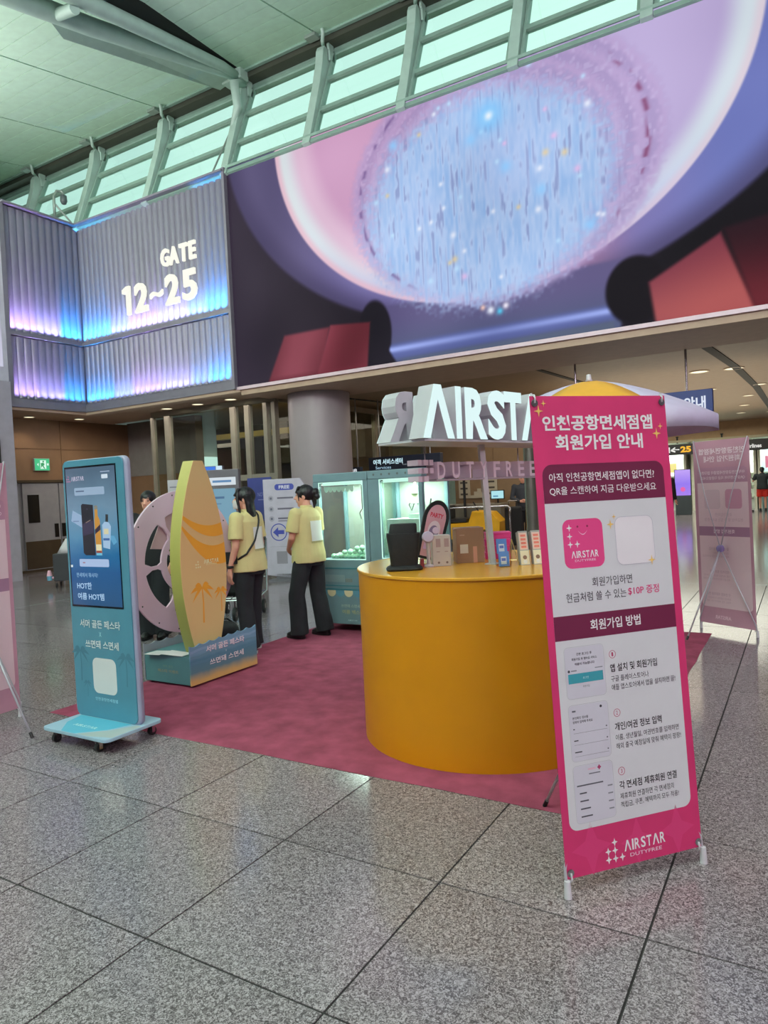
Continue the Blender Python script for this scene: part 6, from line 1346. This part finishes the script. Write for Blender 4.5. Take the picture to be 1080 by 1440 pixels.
for k, x in enumerate((-8.15, -7.35)):
    t = thing('wall_poster', ['left', 'right'][k] + ' white wall poster on the brown back wall above the yellow cart', 'poster', (x, 17.96, 1.52), group='posters on the brown back wall'); MB().box(-.17, -.012, -.34, .17, .012, .34).build('poster_board', mat('poster_white', (186, 180, 160), .5, k=.7), t, bevel=.003); A = Art(t, (0, -.012, 0), (1, 0, 0), (0, 0, 1))
    for q in range(3 + k): A.rect(-.12, -.25 + .16 * q, .10, -.20 + .16 * q, (70, 66, 60), 0)
    A.finish()
lb_ = thing('leaflet_rack', 'small white leaflet rack between the two wall posters', 'rack', (-7.75, 17.94, 1.30)); MB().box(-.22, -.03, -.12, .18, .02, -.04).box(-.1, -.03, -.04, .18, .02, .06).box(.0, -.03, .06, .1, .02, .14).build('rack_body', mat('poster_white', (186, 180, 160)), lb_)
po = thing('stanchion', 'dark floor lamp pole standing by the brown back wall', 'pole', (-7.7, 16.95, 0)); MB().tube([(0, 0, .02), (0, 0, 2.0)], .035, 10).build('pole', BLK, po); MB().lathe([(.2, 0), (.2, .02), (.04, .04)], n=20).build('base', BLK, po)
# hanging signs
NVY = mat('sign_navy', (30, 36, 52), .4, k=.5)
def hang_sign(x, y, z0, z1, w_, lab, items, mt=NVY, top=3.66, emit=1.0, rods=(-.35, .35)):
    t = thing('hanging_sign', lab, 'sign', (x, y, 0)); MB().box(-w_ / 2, 0, z0, w_ / 2, .14, z1).build('sign_box', mt, t, bevel=.008)
    for q in rods: MB().tube([(q * w_, .07, z1 - .01), (q * w_, .07, top)], .018, 8).build('rod', STEEL, t)
    A = Art(t, (0, 0, 0), (1, 0, 0), (0, 0, 1), emit=emit)
    for it in items: getattr(A, it[0])(*it[1:])
    A.finish(); return t
hang_sign(-7.95, 14.2, 1.98, 2.30, 1.9, 'dark hanging sign with bright lettering above the second claw machine', [('text', '여객 서비스센터', -.42, 2.18, .80, .13, (200, 235, 255), 0, .03), ('text', 'Services', -.55, 2.05, .42, .07, (170, 210, 235), 0), ('text', 'Lounge', .12, 2.09, .28, .05, (150, 160, 170), 0)])
hang_sign(-9.05, 13.6, 1.93, 2.08, .55, 'small dark sign with white symbols between the round column and the claw machine', [('text', 'i P 88', 0, 2.0, .40, .08, (210, 214, 220), 0, .03)])
hang_sign(-2.45, 12.0, 2.43, 2.84, 2.5, 'blue hanging sign behind the right side of the parasol', [('text', '면세점 안내', .72, 2.64, .86, .20, (214, 222, 240), 0, .03)], mat('sign_blue', (38, 58, 120), .4, k=.5))
hang_sign(-4.89, 31.95, 2.42, 2.86, 2.2, 'black hanging gate sign with yellow 25 between the two right banners', [('text', '\u2190', .18, 2.64, .34, .22, (240, 240, 235), 0, .03), ('text', '25', .60, 2.64, .42, .26, (250, 180, 30), 0, .05), ('rect', -.35, 2.52, -.02, 2.76, (225, 225, 222), 0), ('rect', .9, 2.54, 1.05, 2.76, (225, 225, 222), 0), ('rect', -.30, 2.62, -.08, 2.65, (40, 40, 40), 1)], mat('sign_black', (26, 26, 28), .4), 3.0)
hang_sign(-1.23, 31.95, 2.42, 2.86, 2.0, 'black hanging sign at the right edge above the red-shorts man', [('text', 'Airlines', -.55, 2.60, .60, .16, (225, 225, 222), 0, .03), ('rect', .05, 2.50, .42, 2.80, (225, 225, 222), 0), ('rect', .1, 2.60, .36, 2.64, (40, 40, 40), 1)], mat('sign_black', (26, 26, 28), .4), 3.0)
for k, x in enumerate((-6.3, -4.6, -2.9, -1.2)):
    t = thing('bulkhead_joint', ['leftmost', 'second', 'third', 'rightmost'][k] + ' dark joint bracket on the brown bulkhead above the far hanging signs', 'bracket', (x, 31.88, 3.0)); MB().box(-.03, -.03, -.10, .03, .02, .16).build('bracket', GD, t); MB().box(-.05, -.04, .14, .05, .02, .18).build('bracket_cap', GD, t)
structure(MB().box(-12, 31.82, 2.93, 6, 31.9, 3.02).build('trim_4', mat('far_rail', (150, 138, 110), .4)))
# far shops
def shop(x, w_, lab, wall, sign, stxt, sc_col, items):
    t = thing('shop_front', lab, 'shop', (x, 33.9, 0))
    MB().box(-w_ / 2, -.05, 0, w_ / 2, .0, 2.9).build('back_wall', wall, t)
    for q in (-w_ / 2, w_ / 2 - .1): MB().box(q, -.8, 0, q + .1, -.05, 2.9).build('side_pier', mat('pier_cream', (206, 206, 186), .4, k=.62), t)
    MB().box(-w_ / 2, -.85, 2.45, w_ / 2, -.75, 2.9).build('fascia', sign, t)
    if stxt: A = Art(t, (0, -.85, 0), (1, 0, 0), (0, 0, 1), emit=1.0); A.text(stxt, 0, 2.66, w_ * .75, .24, sc_col, 0, .04); A.finish()
    for k in range(3): MB().box(-w_ / 2 + .15, -.4, .5 + .5 * k, w_ / 2 - .15, -.05, .54 + .5 * k).build('shelf', mat('shelf_white', (214, 220, 206), .4, k=.7), t)
    A = Art(t, (0, -.05, 0), (1, 0, 0), (0, 0, 1), emit=.9)
    for it in items: A.rect(*it)
    A.finish()
    l = bpy.data.lights.new('shop_light', 'AREA'); l.shape = 'RECTANGLE'; l.size = w_ * .8; l.size_y = .5; l.energy = 110; l.color = (.90, 1, .93); o = bpy.data.objects.new('shop_light', l); COL.objects.link(o); o.location = (x, 33.3, 2.85)
SW = mat('shop_white', (222, 232, 222), .5, k=.7); RW = mat('shop_fascia_white', (226, 222, 224), .4, k=.7)
shop(-8.6, 2.6, 'far bright shop hidden mostly behind the bright pink banner', SW, RW, '', (0, 0, 0), [(-.8, .6, -.2, 1.6, (240, 220, 140), 0)])
shop(-5.75, 2.6, 'far bright shop with pale walls left of the yellow gate number sign', SW, RW, '', (0, 0, 0), [(-.9, .6, -.3, 2.2, (226, 240, 226), 0), (.1, 1.7, .8, 2.1, (248, 230, 130), 0)])
shop(-3.0, 2.5, 'far bright shop directly behind the pale rear banner', SW, RW, '', (0, 0, 0), [(-.8, .6, .0, 2.0, (250, 236, 170), 0)])
shop(-.55, 2.3, 'far bright shop with a red-lettered fascia at the right edge', mat('shop_aqua', (170, 214, 220), .5, k=.7), RW, 'T/ARR', (190, 50, 70), [(-.9, 1.7, -.45, 2.2, (216, 90, 130), 0), (-.3, .9, .1, 2.2, (120, 200, 210), 0), (.3, .8, .7, 2.3, (230, 244, 240), 0)])
st_ = thing('digital_standee', 'far violet glowing standee on a dark base between the two right banners', 'display', (-4.12, 29.6, 0)); MB().box(-.28, -.12, 0, .28, .12, .74).build('base', mat('standee_base', (44, 52, 56), .5), st_, bevel=.01); MB().box(-.30, -.05, .74, .30, .06, 1.78).build('display_case', GD, st_)
MB().add([(-.28, -.052, .76), (.28, -.052, .76), (.28, -.052, 1.76), (-.28, -.052, 1.76)], [(0, 1, 2, 3)]).build('display_picture', grad_mat('violet_grad', [(0, (170, 130, 236)), (.5, (150, 122, 240)), (1, (190, 160, 246))], 'Z', .76, 1.76, 1.0), st_, fix=False)
A = Art(st_, (0, -.054, 0), (1, 0, 0), (0, 0, 1), emit=1.0); A.circ(.0, 1.0, .09, (226, 90, 170), 0); A.finish()
for k, (x, y, c) in enumerate(((-2.15, 30.2, (60, 66, 66)), (-1.95, 31.0, (120, 110, 100)))):
    t = thing('merchandise_rack', ['dark', 'beige'][k] + ' merchandise rack left of the red-shorts man', 'rack', (x, y, 0)); MB().box(-.18, -.15, .0, .18, .15, .06).build('base', BLK, t)
    for z in (.5, .9, 1.3): MB().box(-.18, -.12, z, .18, .12, z + .03).box(-.14, -.1, z + .03, .12, .1, z + .22).build('shelf', mat('rack_goods_%d' % k, c, .6), t)
    MB().tube([(0, .1, .05), (0, .1, 1.6)], .02, 6).build('post', STEEL, t)

if _ws: bpy.data.scenes.remove(_ws)
